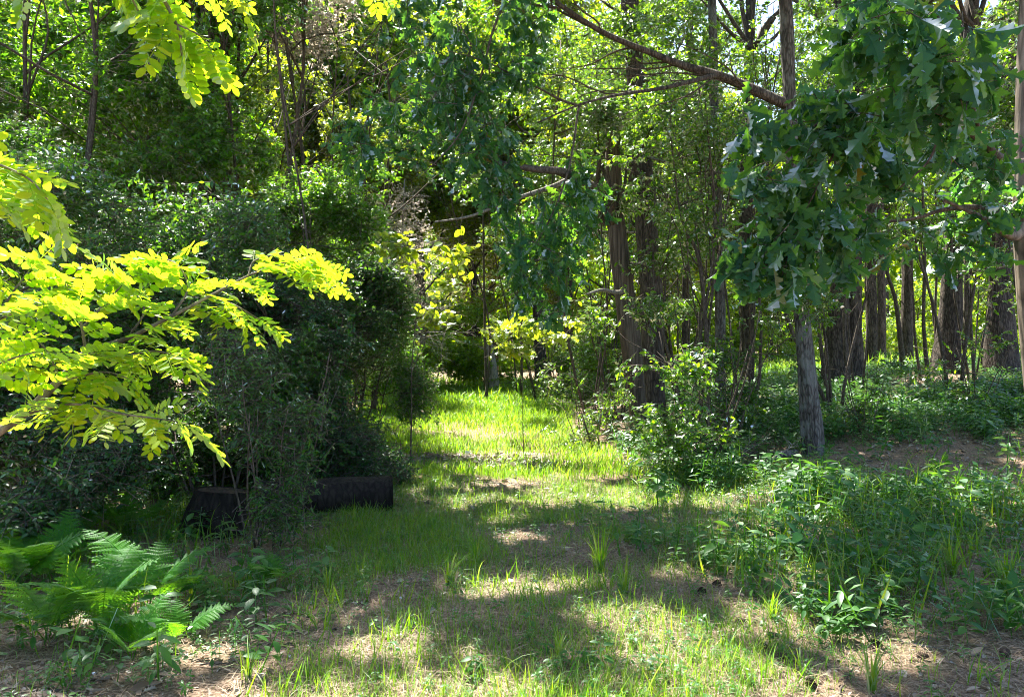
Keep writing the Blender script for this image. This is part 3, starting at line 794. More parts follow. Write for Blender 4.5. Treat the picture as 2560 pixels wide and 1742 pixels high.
def place(name, label, cat, protos, x, y, rz, s, group, names=('foliage', 'stem', 'sprays')):
    o = thing(name, label, cat, (x, y, gz(x, y) - .02), group, rz)
    o.scale = (s,) * 3
    for nm, me in zip(names, protos):
        part(nm, me, o)
    return o
US = 'small-leaved understorey trees among the trunks'
for i, (x, y, p, s, lab) in enumerate([
    (2.7, 11.8, 1, 1.0, 'small-leaved young tree between the clearing and the leafy shrub, glinting leaves'),
    (1.55, 15.5, 2, .95, 'young tree overhanging the far side of the clearing behind the leaning trunk'),
    (3.9, 12.9, 0, 1.0, 'glossy small-leaved young tree growing behind the slender grey oak'),
    (5.2, 12.4, 1, .95, 'understorey tree with loose leaf sprays before the thick double trunk'),
    (3.6, 16.6, 2, 1.0, 'tall loose young tree behind the brown furrowed pine'),
    (6.4, 14.4, 0, 1.0, 'young tree with leaf sprays crossing the double trunk'),
    (8.0, 14.0, 1, 1.1, 'leafy young tree beside the broad flaring trunk'),
    (9.6, 16.2, 2, .95, 'tall young tree between the two darkest trunks on the bank'),
    (5.6, 18.5, 2, 1.0, 'young tree in the dim middle of the wood behind the double trunk'),
    (2.4, 19.5, 2, 1.1, 'tall young tree at the back of the clearing near the thin pale trunk'),
    (7.3, 10.6, 3, 1.15, 'low bushy young tree under the near oak, arching towards the bank'),
    (10.8, 19.5, 0, 1.1, 'young tree far back near the pale sunlit edge of the wood'),
    (.2, 21.0, 0, 1.1, 'young tree closing the end of the sunny clearing'),
    (4.6, 21.5, 0, 1.15, 'young tree deep in the wood with sky showing through'),
]):
    place('understorey_tree', lab, 'small tree', UP[p], x, y, i * 1.1, s, US)
LS = 'low leafy shrubs below the trunks'
for i, (x, y, p, s, lab) in enumerate([
    (2.35, 9.4, 0, 1.15, 'leafy many-stemmed shrub between the clearing and the slender grey oak'),
    (1.25, 11.3, 1, .8, 'low shrub at the feet of the leaning trunk, pale sunlit leaves'),
    (2.9, 10.4, 0, 1.2, 'leafy shrub just in front of the thin dark trunk'),
    (1.15, 12.6, 1, 1.1, 'small shrub edging the sunny grass by the straight pine'),
    (4.9, 10.8, 1, 1.0, 'small shrub behind the slender grey oak on the leafy bank'),
    (7.2, 12.0, 1, 1.1, 'small shrub on the bank in front of the medium dark trunk'),
    (8.6, 11.8, 0, .9, 'leafy shrub covering the foot of the wide dark trunk'),
    (6.1, 8.4, 1, 1.0, 'small shrub on the bank under the near oak boughs'),
    (10.2, 13.6, 0, 1.1, 'shrub at the edge of the bank before the widest dark trunk'),
    (.7, 19.8, 0, 1.2, 'rounded shrub behind the grass at the end of the clearing'),
    (2.2, 16.0, 0, 1.3, 'shrub in the shade behind the paired trunks'),
]):
    place('shrub', lab, 'shrub', LOW[p], x, y, i * 1.7, s, LS)

# ------------------------------------------------------------------ shrubs and thicket along the other side of the clearing
def shrub(name, label, x, y, lobes, n, per, L, mat, tpl, seed, k=7, r0=.018, h=2.0, cat='shrub', group='shrubs massed along the clearing', droop=.2, gap=-.5, tw=.3, masked=False, lean=.3, base_r=.25, spread=.8, hang=0.0):
    r = np.random.default_rng(seed)
    loc = np.array([x, y, gz(x, y) - .02])
    o = thing(name, label, cat, loc, group)
    f, t, s_ = Buf(), Buf(), Buf()
    crown(f, t, lobes, n, per, L, tpl, r, tw_len=tw, gap=gap, gapf=1.9, droop=droop, off=loc, masked=masked, spread=spread, hang=hang)
    tips = stems(s_, r, k, h, r0, lean, base_r)
    for l in lobes:
        pts = tips[r.integers(k)]
        m = int(np.clip(l[2] / h * 8, 1, 8))
        tube(s_, wobble(pts[m], np.array(l[:3]), 7, .1, int(r.integers(1e6))), np.linspace(r0 * .5, .003, 7), 4)
    f.build('foliage', M[mat], o); s_.build('stem', M['twig'], o); t.build('sprays', M['twig'], o)
    return o
def dome(seed, n, R0, h, r):
    q = np.random.default_rng(seed)
    out = []
    for i in range(n):
        a = q.uniform(0, 6.28); z = q.uniform(.12, 1)
        rad = R0 * math.sqrt(max(1 - (z * .95) ** 2, .05)) * q.uniform(.35, 1)
        out.append((cos(a) * rad, sin(a) * rad, z * h, r * q.uniform(.7, 1.25), r * q.uniform(.7, 1.25), r * q.uniform(.6, 1)))
    return out
shrub('shrub', 'tall glossy shrub behind the low locust bough, pale glints on its small leaves', -4.1, 7.0, dome(1, 20, 1.3, 3.1, .6), 3000, 13, .058, 'shrub', OVALS, 51, h=2.8)
shrub('shrub', 'glossy shrub above the dark stump, its leaf tips catching the sky', -2.95, 7.7, dome(2, 20, 1.15, 2.9, .55), 2900, 13, .058, 'shrub', OVALS, 52, h=2.6)
shrub('shrub', 'upright small-leaved shrub at the picture edge behind the ferns', -5.4, 8.2, dome(3, 18, 1.3, 3.5, .62), 2400, 13, .065, 'shrub', OVALS, 53, h=3.1)
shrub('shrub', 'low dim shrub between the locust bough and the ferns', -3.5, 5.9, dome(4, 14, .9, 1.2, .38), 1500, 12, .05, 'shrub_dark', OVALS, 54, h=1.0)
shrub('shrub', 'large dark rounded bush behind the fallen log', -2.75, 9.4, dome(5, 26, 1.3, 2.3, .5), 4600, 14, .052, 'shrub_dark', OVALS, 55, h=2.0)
shrub('shrub', 'bushy dark green shrub beside the rounded bush, sunlit along its edge by the grass', -2.2, 10.6, dome(6, 22, 1.0, 2.5, .48), 3400, 14, .05, 'shrub', OVALS, 56, h=1.8)
shrub('shrub', 'bright fine-leaved shrub spilling onto the sunny grass', -2.95, 13.2, dome(7, 22, 1.4, 3.2, .6), 3400, 14, .055, 'thicket', OVALS, 57, h=2.5)
shrub('shrub', 'pale green shrub at the far corner of the sunny grass', -3.7, 17.5, dome(8, 20, 1.9, 4.2, .8), 2800, 14, .075, 'thicket', OVALS, 58, h=3.2)
shrub('shrub', 'tall sunlit shrub rising behind the large dark bush', -3.2, 11.6, dome(9, 20, 1.3, 4.0, .65), 2800, 14, .065, 'thicket', OVALS, 59, h=3.6)
shrub('willow_shrub', 'narrow-leaved shrub with fine grey-green sprays hanging before the log', -1.95, 6.1, [(.12, -.3, .95, .36, .3, .3), (.32, -.3, .62, .26, .25, .25), (-.1, -.2, 1.3, .4, .35, .3), (.3, -.35, .3, .2, .2, .22), (.42, -.2, 1.05, .25, .25, .2), (.15, -.4, .35, .2, .2, .25), (-.3, 0, 1.5, .35, .3, .25)], 520, 12, .048, 'shrub', NARROW, 60, h=1.5, r0=.01, k=9, droop=.35, tw=.26, gap=-.8)
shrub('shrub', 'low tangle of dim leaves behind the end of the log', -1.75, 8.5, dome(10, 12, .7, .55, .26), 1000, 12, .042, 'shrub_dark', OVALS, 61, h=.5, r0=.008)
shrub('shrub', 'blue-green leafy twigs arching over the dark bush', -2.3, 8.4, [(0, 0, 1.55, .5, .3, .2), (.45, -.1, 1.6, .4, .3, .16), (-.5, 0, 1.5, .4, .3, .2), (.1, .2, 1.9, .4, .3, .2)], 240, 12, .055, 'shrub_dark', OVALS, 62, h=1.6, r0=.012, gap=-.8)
shrub('shrub', 'dense shrub at the far edge of the picture beside the sunny gap', -7.0, 10.4, dome(11, 18, 1.7, 4.2, .75), 2400, 13, .075, 'shrub', OVALS, 63, h=3.8)
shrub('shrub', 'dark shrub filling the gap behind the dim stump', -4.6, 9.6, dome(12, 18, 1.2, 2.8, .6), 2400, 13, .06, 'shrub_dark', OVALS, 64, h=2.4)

def thicket(name, label, x, y, h, seed, lobes, n, per, L, mat='thicket', nst=3, tpl=DIAM, lean=.07, r0=.055, group='thin-stemmed trees in the thicket', masked=True, gap=-.35):
    r = np.random.default_rng(seed)
    loc = np.array([x, y, gz(x, y) - .02])
    o = thing(name, label, 'tree', loc, group)
    f, t = Buf(), Buf()
    crown(f, t, lobes, n, per, L, tpl, r, tw_len=.45, gap=gap, gapf=1.1, off=loc, masked=masked)
    for i in range(nst):
        bs = Buf()
        a = r.uniform(0, 6.28); e = np.array([cos(a) * lean * h, sin(a) * lean * h, h]) * r.uniform(.8, 1)
        pts = wobble((cos(a) * .25, sin(a) * .25, -.1), e, 22, .05 * h * .4, int(r.integers(1e6)))
        rr_ = r0 * r.uniform(.5, 1.1)
        tube(bs, pts, np.linspace(rr_, rr_ * .3, 22), 7, .05)
        for q in range(5):
            l = lobes[r.integers(len(lobes))]
            m = int(np.clip(l[2] / h * 20 - 2, 4, 20))
            tube(bs, wobble(pts[m], np.array(l[:3]), 8, .15, int(r.integers(1e6))), np.linspace(rr_ * .4, .006, 8), 5)
        bs.build('stem', M['twig'], o)
    f.build('crown', M[mat], o); t.build('sprays', M['twig'], o)
def tl(seed, n, h0, h1, w, r):
    q = np.random.default_rng(seed)
    n = int(n * 1.3)
    return [(q.normal() * w, q.normal() * w, q.uniform(h0, h1), r * q.uniform(.7, 1.3), r * q.uniform(.7, 1.3), r * q.uniform(.55, .9)) for _ in range(n)]
thicket('thicket_tree', 'many-stemmed tree at the upper edge behind the hanging locust sprays', -6.6, 11.6, 9.5, 71, tl(1, 18, 3.0, 10, 1.2, .95), 4200, 13, .105)
thicket('thicket_tree', 'clump of thin dark stems with loose leaves under the hanging locust sprays', -4.9, 12.6, 10, 72, tl(2, 18, 4.2, 11, 1.1, .95) + [(0, -2.5, 8.5, 1, 1, .6), (-.8, -2.4, 8.7, 1, 1, .6), (-1.6, -2.2, 8.6, 1, 1, .6), (.6, -2.6, 8.4, .9, .9, .6), (-.5, -1.8, 8.8, 1, 1, .6)], 5000, 13, .105, nst=3)  # trailing lobes added out of view to throw shade on the near ground
thicket('thicket_tree', 'forked dark-stemmed tree before the bright yellow-green leaves', -5.6, 14.2, 10.5, 73, tl(3, 18, 4.8, 11.5, 1.1, .9), 4000, 13, .105, nst=3)
thicket('thicket_tree', 'tall leafy tree above the large dark bush, crown shading the clearing', -3.3, 12.2, 11, 74, tl(4, 16, 6.2, 12, 1.3, 1.0) + [(0.30, -1.60, 9, 1.1, 1.1, .7), (1.40, -1.30, 9.5, 1.1, 1.1, .7), (-0.50, -1.30, 8.5, 1.0, 1, .7), (-0.90, -2.20, 9, 1.0, 1, .7), (0.30, -2.60, 9.2, 1.1, 1.1, .7), (1.70, -2.40, 9.6, 1.1, 1.1, .7), (2.50, -1.40, 10, 1.1, 1.1, .7)], 2900, 13, .11, nst=2)  # offset lobes added above the view, placed to shade the foreground
thicket('maple_tree', 'maple glowing yellow-green where the sun shines through its leaves', -3.3, 17.0, 10, 75, tl(5, 22, 2.6, 10.5, 1.5, 1.1), 4600, 13, .13, mat='maple', nst=3, gap=-.6)
thicket('maple_tree', 'glowing yellow-green leafy tree above the end of the clearing', -.6, 19.5, 10.5, 76, tl(6, 20, 3.4, 11, 1.5, 1.1), 4200, 13, .13, mat='maple', nst=2)
thicket('thicket_tree', 'thin-stemmed tree at the outer edge with blue sky behind it', -9.0, 12.5, 9, 77, tl(7, 16, 3, 9.5, 1.3, .95), 3600, 13, .105, nst=2)
thicket('thicket_tree', 'leaning thin tree behind the glossy shrubs', -6.0, 15.4, 10, 78, tl(8, 18, 3, 10.5, 1.5, 1.0), 2400, 13, .125, nst=2, masked=False)
thicket('oak_tree', 'dark leafy oak sprays hanging beside the lobed leaves over the clearing', -2.35, 9.9, 9, 79, [(1.20, -0.70, 3.9, .42, .4, .42), (1.00, -0.60, 4.4, .45, .4, .4), (1.35, -0.50, 4.9, .5, .45, .45), (0.80, -0.50, 5.6, .8, .7, .6), (1.50, -0.30, 6.6, 1.1, 1, .7), (0.50, -0.10, 7.6, 1.3, 1.2, .8), (1.40, -0.10, 8.6, 1.3, 1.2, .8), (1.55, -0.70, 4.2, .35, .35, .3), (0.70, -1.20, 8.4, 1, .9, .6), (-0.30, -1.30, 8.8, 1, .9, .6), (1.60, -1.40, 8.7, 1, .9, .6), (-1.20, -1.10, 9.2, 1, .9, .6), (-1.80, -0.60, 8.8, 1, .9, .6), (0.30, -1.90, 8.0, .9, .8, .6), (-0.80, -2.00, 8.3, .9, .8, .6), (1.40, -2.10, 8.3, .9, .8, .6), (-1.80, -2.00, 8.3, .8, .8, .6), (-2.50, -1.80, 8.5, .8, .8, .6), (-1.50, -1.40, 7.8, .7, .7, .5)], 1550, 11, .13, mat='oak', tpl=OAK, nst=1, gap=-.9, r0=.04)  # later high lobes are unseen, added to keep the foreground in shade

thicket('oak_sapling', 'small lobed-leaved sapling glowing yellow above the sunny grass', 0.12, 10.5, 1.9, 83, [(-.3, 0, 1.75, .3, .3, .14), (.1, 0, 1.85, .3, .3, .16), (.45, 0, 1.7, .3, .3, .14), (-.1, 0, 1.55, .3, .3, .12), (.75, .1, 1.9, .25, .25, .14)], 44, 8, .15, mat='maple', tpl=OAK, nst=1, r0=.012, gap=-1.5, masked=False, group='sunlit saplings over the clearing')
thicket('oak_sapling', 'slender sapling with glowing yellow-green leaves beside the dark bush', -1.05, 9.4, 2.6, 84, [(0, 0, 2.5, .3, .3, .2), (-.3, 0, 2.7, .3, .3, .2), (.3, 0, 2.25, .3, .3, .2), (.1, .1, 1.9, .3, .3, .2), (.4, 0, 2.6, .3, .3, .2)], 60, 8, .11, mat='maple', tpl=ROUND, nst=1, r0=.012, gap=-1.5, masked=False, group='sunlit saplings over the clearing')
# bare and pale plants at the back
def bare_bush(label, x, y, h, seed, w):
    r = np.random.default_rng(seed)
    loc = np.array([x, y, gz(x, y)])
    o = thing('dead_conifer', label, 'dead tree', loc)
    bs = Buf(); pts = wobble((0, 0, -.1), (.2, 0, h), 16, .1, seed); tube(bs, pts, np.linspace(.07, .015, 16), 8, .05)
    bs.build('trunk', M['deadwood'], o)
    bb = Buf()
    for i in range(34):
        k = r.integers(5, 15); a = r.uniform(0, 6.28)
        bare_branch(bb, pts[k], np.array([cos(a), sin(a), -.1]), w * (1.15 - k / 16) * r.uniform(.8, 1.3), .018, r, 9, up=.05)
    bb.build('branches', M['deadwood'], o)
    f = Buf()
    crown(f, None, [(0, 0, h * .55, w * .7, w * .7, h * .25), (0, 0, h * .8, w * .45, w * .45, h * .18)], 500, 9, .09, NARROW, r, gap=-.6)
    f.build('foliage', M['pale'], o)
bare_bush('grey-brown dead conifer with bare drooping twigs beyond the clearing', -3.0, 20.5, 6.0, 81, 2.0)
thicket('flowering_tree', 'pale pinkish flowering tree top catching the sun high behind the thicket', -3.95, 14.6, 8.3, 82, [(-.4, 0, 7.3, .6, .5, .5), (.2, 0, 7.0, .5, .5, .4), (-.1, 0, 7.6, .6, .6, .4), (.35, 0, 7.5, .5, .5, .4), (0, .2, 8.2, .7, .6, .5), (-.7, .1, 8.4, .6, .6, .5), (.8, .2, 8.1, .5, .5, .5), (.3, 0, 8.8, .7, .7, .5)], 520, 15, .095, mat='pale', tpl=NARROW, nst=2, masked=False, group=None, gap=-.9)
thicket('maple_tree', 'maple behind the pale flowering tree, its leaves glowing yellow-green', -5.3, 18.4, 10, 85, tl(9, 20, 3, 11, 1.5, 1.1), 4200, 13, .13, mat='maple', nst=2)
thicket('maple_tree', 'leafy maple filling the sky above the glossy shrubs', -8.3, 17.0, 10, 86, tl(10, 20, 3, 11, 1.5, 1.1), 4000, 13, .13, mat='thicket', nst=2)

# ------------------------------------------------------------------ trees beyond the clearing
def back_proto(seed, h, L, mat, n=4200, per=13):
    r = np.random.default_rng(seed)
    f, t, s_ = Buf(), Buf(), Buf()
    lobes = [(0, 0, h * .6, h * .14, h * .14, h * .2)] + [(q[0], q[1], q[2], q[3], q[4], q[5]) for q in tl(seed, 16, h * .22, h, h * .13, h * .12)]
    crown(f, t, lobes, n, per, L, DIAM, r, tw_len=.8, gap=-.35, gapf=.7, tw_r=.01)
    pts = wobble((0, 0, -.2), (.1, 0, h * .95), 18, .25, seed)
    tube(s_, pts, np.linspace(.02 * h, .03, 18), 10, .06)
    for l in lobes:
        m = int(np.clip(l[2] / h * 16 - 2, 3, 16))
        tube(s_, wobble(pts[m], np.array(l[:3]), 8, .2, int(r.integers(1e6))), np.linspace(.05, .012, 8), 5)
    return f.mesh('crown', M[mat]), s_.mesh('trunk', M['bark_brown']), t.mesh('sprays', M['twig'])
BK = [back_proto(91, 13, .17, 'far'), back_proto(92, 15, .18, 'far'), back_proto(93, 11, .16, 'maple'), back_proto(94, 14, .18, 'thicket')]
BS = [under_proto(47, 3.0, rl(7, 12, .4, 3.0, .9, .75), 520, 13, .12, DIAM, k=5, r0=.03, mat='far'), under_proto(48, 2.2, rl(8, 12, .3, 2.1, .8, .6), 480, 13, .11, DIAM, k=5, r0=.02, mat='far')]
for i, (x, y, p, s, lab) in enumerate([
    (-16, 22, 0, .9, 'full green tree beyond the thicket at the outer edge'),
    (-11, 24, 1, .85, 'tall sunlit tree beyond the thin-stemmed thicket'),
    (-7.5, 27, 2, 1.0, 'bright yellow-green tree behind the glossy shrubs'),
    (-3.5, 29, 0, 1.0, 'sunlit tree behind the dead conifer'),
    (1.2, 30, 1, .95, 'large sunlit tree behind the broken snag'),
    (4.5, 33, 2, 1.05, 'bright tree seen behind the paired brown trunks'),
    (8.0, 45, 0, 1.25, 'sunlit tree beyond the thin dark trunk'),
    (14, 47, 2, 1.3, 'bright tree beyond the double trunk'),
    (22, 46, 1, 1.2, 'tall tree beyond the broad flaring trunk'),
    (31, 47, 0, 1.2, 'wide tree beyond the near oak at the wood edge'),
    (-21, 30, 3, 1.0, 'dark green tree far out past the thicket'),
    (-5.2, 24.5, 2, .8, 'glowing tree just behind the dead conifer'),
    (-1.6, 33, 2, 1.1, 'glowing tree above the far end of the grass'),
    (2.6, 36, 0, 1.1, 'green tree far behind the thin pale leaning trunk'),
    (-9.5, 20, 3, .75, 'dense green tree behind the leaning thin tree'),
    (-13.5, 19, 3, .8, 'dense green tree past the sunny gap at the outer edge'),
    (-8.6, 30, 1, 1.1, 'tall pale green tree showing behind the flowering tree top'),
    (-5.8, 34, 0, 1.35, 'tall sunlit tree rising behind the dead conifer and maples'),
    (6.2, 38, 1, 1.2, 'tall green tree far behind the brown furrowed pine'),
    (-1, 40, 3, 1.1, 'tree far behind the end of the clearing'),
    (11, 55, 3, 1.3, 'distant dark green tree glimpsed between the brown trunks'),
    (-13, 38, 0, 1.1, 'tall distant tree behind the upper thicket'),
]):
    place('broadleaf_tree', lab, 'tree', BK[p], x, y, i * 2.1, s, 'trees beyond the clearing', ('crown', 'trunk', 'sprays'))
for i, (x, y, p, s, lab) in enumerate([
    (9.5, 28, 0, 1.0, 'sunlit yellow-green bush seen between the slender oak and the double trunk'),
    (12.5, 27.5, 1, 1.0, 'sunlit bush behind the medium dark trunk'),
    (14.8, 29, 0, 1.0, 'glowing bush behind the curved thin sapling'),
    (17.5, 28, 1, 1.1, 'bright bush seen beside the broad flaring trunk'),
    (20.5, 29, 0, 1.1, 'sunlit bush between the two broadest dark trunks'),
    (6.6, 27, 1, 1.2, 'bright low bush beyond the leafy shrub'),
    (3.2, 25, 0, 1.0, 'sunny bush behind the paired trunks at the clearing end'),
    (-.8, 26, 0, 1.1, 'low sunny bush just behind the broken snag'),
    (-3.4, 24, 1, 1.4, 'sunny bush by the foot of the dead conifer'),
    (-8.8, 16, 1, 1.1, 'bright bush in the sunny gap at the outer edge of the shrubs'),
    (11.0, 31, 0, 1.2, 'taller sunlit bush deeper behind the double trunk'),
    (13.6, 32, 0, 1.3, 'taller glowing bush deeper behind the medium dark trunk'),
    (16.4, 32, 1, 1.5, 'spreading sunny bush deeper behind the curved sapling'),
    (19.2, 33, 0, 1.3, 'taller bright bush deeper behind the broad flaring trunk'),
    (22.4, 33, 1, 1.5, 'spreading bright bush deeper behind the widest dark trunk'),
    (8.0, 30.5, 0, 1.2, 'sunny bush glimpsed behind the hanging lobed leaves'),
    (5.2, 29, 1, 1.3, 'low bright bush beyond the brown furrowed pine'),
    (23, 27, 0, 1.2, 'sunlit bush showing past the near oak trunk'),
    (1.1, 23.5, 1, 1.2, 'soft green bush closing the grass at the end of the path'),
]):
    place('sunlit_bush', lab, 'bush', BS[p], x, y, i * 1.9, s, 'sunlit bushes beyond the trunks')
r = np.random.default_rng(99)
f = Buf(); n = 90000
a = r.uniform(-1.0, 1.0, n); d = r.uniform(52, 78, n)
top = 15 + 5 * sst(-a, 0, .6) + 3.5 * N1(np.stack([a * 14, d * .02, a * 0], -1), 1.0)
pos = np.stack([np.sin(a) * d, np.cos(a) * d, np.clip(r.uniform(0, 1, n) ** .8 * top, 0, None)], -1)
scatter(f, DIAM[1], pos, r.normal(size=(n, 3)) - [0, 0, .5], r.normal(size=(n, 3)) * .7 + [0, -.3, 1], r.uniform(.5, 1.1, n))
tag(f.build('far_woods', M['far']), kind='stuff')

# ------------------------------------------------------------------ locust: compound leaves lit from behind
def locust_spray(rows, step, L, rng, n=60, side_drop=-.25, start=.0, jitter=.25):
    """a twig through control rows (px, py, D, width) with compound leaves on both sides"""
    c = np.array([np.append(P(a, b_, d), w / 2 / F * d) for a, b_, d, w in rows])
    l = spline(c, n)
    p, rad = l[:, :3], l[:, 3]
    Ls = np.concatenate([[0], np.cumsum(np.linalg.norm(np.diff(p, axis=0), axis=1))])
    s = np.arange(start * Ls[-1] + step * .7, Ls[-1] + 1e-6, step * .62)
    q = np.stack([np.interp(s, Ls, p[:, i]) for i in range(3)], 1)
    tg = nrm(np.stack([np.interp(s, Ls, np.gradient(p[:, i])) for i in range(3)], 1))
    sd = nrm(np.cross(tg, [0, 0, 1.0])) * np.where(np.arange(len(s)) % 2, 1, -1)[:, None]
    ax = tg * .55 + sd * .8 + [0, 0, side_drop] + rng.normal(size=q.shape) * jitter
    up = np.array([-.1, .42, .88]) + rng.normal(size=q.shape) * .3
    ax[-1] = tg[-1] + [0, 0, side_drop]
    return p, rad, q, ax, up, L * rng.uniform(.75, 1.15, len(s))
def locust_branch(parent, base, sprays, name='branch', seed=0):
    rng = np.random.default_rng(seed)
    st, fo = Buf(), Buf()
    for rows, step, L, start, drop in sprays:
        p, rad, q, ax, up, sc = locust_spray(rows, step, L, rng, start=start, side_drop=drop)
        tube(st, p, rad, 7, .04)
        w = rng.integers(0, len(LOC), len(q))
        for i, tp in enumerate(LOC):
            m = w == i
            scatter(fo, tp, q[m], ax[m], up[m], sc[m])
    o = st.build(name, M['bark_tan'], parent, base)
    fo.build('foliage', M['locust'], o, base)
    return o
g0 = P(-750, 1990, 2.4); g0[2] = 0
loc1 = thing('locust_sapling', 'low locust bough with sunlit yellow-green feathery leaves reaching across above the ferns', 'sapling', g0)
locust_branch(loc1, g0, [
    ([(-750, 2040, 2.4, 34), (-380, 1470, 2.45, 30), (-60, 1130, 2.55, 26), (60, 1035, 2.6, 22), (150, 950, 2.65, 19), (215, 882, 2.7, 16), (320, 845, 2.75, 12), (430, 790, 2.8, 10), (530, 738, 2.9, 8), (620, 690, 2.95, 6), (720, 655, 3.0, 5), (800, 660, 3.05, 3)], 0.050, 0.168, .52, -.12),
    ([(215, 882, 2.7, 10), (205, 820, 2.68, 7), (190, 760, 2.66, 6), (150, 690, 2.64, 4), (110, 660, 2.6, 3)], 0.036, 0.160, .1, -.05),
    ([(430, 790, 2.8, 6), (470, 720, 2.85, 5), (440, 660, 2.9, 4), (380, 640, 2.95, 3)], 0.040, 0.160, .1, -.05),
    ([(215, 882, 2.7, 8), (300, 890, 2.66, 5), (390, 878, 2.64, 4), (470, 900, 2.62, 3)], 0.048, 0.152, .2, -.3),
    ([(60, 1035, 2.6, 9), (180, 1010, 2.55, 6), (310, 1035, 2.5, 5), (420, 1050, 2.5, 3), (470, 1060, 2.5, 2)], 0.048, 0.152, .15, -.25),
    ([(530, 738, 2.9, 5), (600, 770, 2.9, 4), (650, 800, 2.9, 3)], 0.048, 0.136, .1, -.2),
    ([(620, 690, 2.95, 5), (640, 650, 3.0, 4), (720, 640, 3.05, 3), (830, 690, 3.1, 2)], 0.044, 0.160, .1, -.15),
    ([(-60, 1130, 2.55, 12), (-90, 950, 2.5, 8), (-30, 820, 2.45, 7), (60, 775, 2.45, 5), (110, 760, 2.45, 3)], 0.044, 0.160, .3, -.1),
    ([(205, 820, 2.68, 6), (280, 740, 2.75, 5), (330, 690, 2.8, 4), (370, 675, 2.85, 3)], 0.040, 0.160, .1, -.05),
    ([(150, 950, 2.65, 8), (260, 930, 2.6, 5), (330, 950, 2.6, 3)], 0.048, 0.152, .1, -.3),
    ([(320, 845, 2.75, 6), (360, 770, 2.8, 5), (300, 700, 2.85, 4), (260, 660, 2.85, 3)], 0.040, 0.160, .1, -.05),
    ([(-30, 820, 2.45, 7), (40, 720, 2.5, 5), (70, 680, 2.55, 3)], 0.040, 0.160, .1, -.05),
    ([(-90, 950, 2.5, 7), (20, 900, 2.45, 5), (90, 880, 2.45, 3)], 0.040, 0.160, .1, -.2),
    ([(150, 950, 2.65, 7), (120, 880, 2.6, 5), (80, 840, 2.6, 3)], 0.040, 0.160, .1, -.1),
], seed=1)
g1 = np.array([-3.3, 2.7, 0.0])
loc2 = thing('locust_tree', 'taller locust leaning in overhead, its blurred bright yellow sprays hanging into the upper corner', 'tree', g1)
bt = Buf(); tp_ = spline([(-3.3, 2.7, -.1), (-3.25, 2.7, 1.5), (-3.1, 2.65, 3.2), (-2.9, 2.6, 4.6)], 40); tube(bt, tp_, np.linspace(.07, .035, 40), 14, .06)
bt.build('trunk', M['bark_tan'], loc2, g1)
def at(p, d):            # photograph pixel of a real point, so that a branch can start on the trunk
    return (1280 + p[0] / p[1] * F, 871 - (p[2] - EYE) / p[1] * F, p[1], d)
A = at(np.array([-3.1, 2.65, 3.2]), 40)
locust_branch(loc2, g1, [
    ([A, (-300, -420, 2.5, 26), (150, -230, 2.35, 20), (360, -60, 2.25, 13), (440, 60, 2.2, 9), (455, 140, 2.2, 5)], 0.044, 0.160, .62, -.35),
    ([(150, -230, 2.35, 12), (250, -120, 2.25, 8), (320, -20, 2.2, 6), (350, 40, 2.2, 3)], 0.040, 0.160, .2, -.35),
    ([(300, -110, 2.28, 9), (450, -90, 2.25, 8), (560, -50, 2.25, 6), (600, -20, 2.25, 3)], 0.048, 0.152, .1, -.3),
    ([(440, 60, 2.2, 5), (500, 90, 2.2, 4), (530, 130, 2.2, 2)], 0.040, 0.128, .1, -.5),
], seed=2)
B_ = at(np.array([-3.25, 2.7, 1.7]), 30)
locust_branch(loc2, g1, [
    ([B_, (-500, 560, 2.1, 18), (-180, 420, 1.95, 12), (-60, 400, 1.9, 9), (60, 440, 1.85, 6), (120, 500, 1.85, 3)], 0.040, 0.152, .55, -.1),
    ([(-180, 420, 1.95, 8), (-60, 470, 1.9, 6), (20, 520, 1.88, 3)], 0.040, 0.144, .2, -.1),
], seed=3)
locust_branch(loc2, g1, [
    ([(-300, -420, 2.5, 14), (300, -430, 2.7, 12), (700, -220, 2.8, 9), (900, -90, 2.85, 6), (960, -20, 2.85, 3)], 0.056, 0.136, .72, -.45),
    ([(-300, -420, 2.5, 12), (-80, -260, 2.5, 9), (40, -100, 2.5, 6), (60, -40, 2.5, 3)], 0.056, 0.152, .5, -.2),
], seed=4)

# ------------------------------------------------------------------ fallen log, stump, cut branches
def log_thing(name, label, A_, B_, r0, r1, mat, cat, seed, sides=30, ridge=.06, grain='endgrain'):
    A_ = np.asarray(A_, float); B_ = np.asarray(B_, float)
    base = (A_ + B_) / 2; base = np.array([base[0], base[1], gz(base[0], base[1])])
    o = thing(name, label, cat, base)
    L = np.linalg.norm(B_ - A_)
    n = max(8, int(L / .05))
    pts = wobble(A_, B_, n, .015 * L, seed); pts += (A_ - pts[0])
    bf = Buf(); tube(bf, pts, np.linspace(r0, r1, n), sides, ridge, seed, cap=False); bf.build('bark', M[mat], o, base)
    for e, d, rr_ in ((pts[-1], nrm(pts[-1] - pts[-2]), r1), (pts[0], nrm(pts[0] - pts[1]), r0)):
        u = nrm(np.cross(d, [0, 0, 1.0])); w = np.cross(d, u)
        be = Buf(); vs = [e - d * .012]
        k = 30
        for ring, dep in ((.35, -.02), (.7, -.012), (1.0, -.006)):
            for j in range(k):
                a = 2 * pi * j / k
                vs.append(e + d * dep + (u * cos(a) + w * sin(a)) * rr_ * ring * (1 + .03 * sin(5 * a + seed)))
        fs3 = np.array([[0, 1 + j, 1 + (j + 1) % k] for j in range(k)])
        fs4 = np.array([[1 + q * k + j, 1 + (q + 1) * k + j, 1 + (q + 1) * k + (j + 1) % k, 1 + q * k + (j + 1) % k] for q in range(2) for j in range(k)])
        be.add(np.array(vs), [fs3, fs4]); be.build('end_grain', M[grain], o, base)
    return o
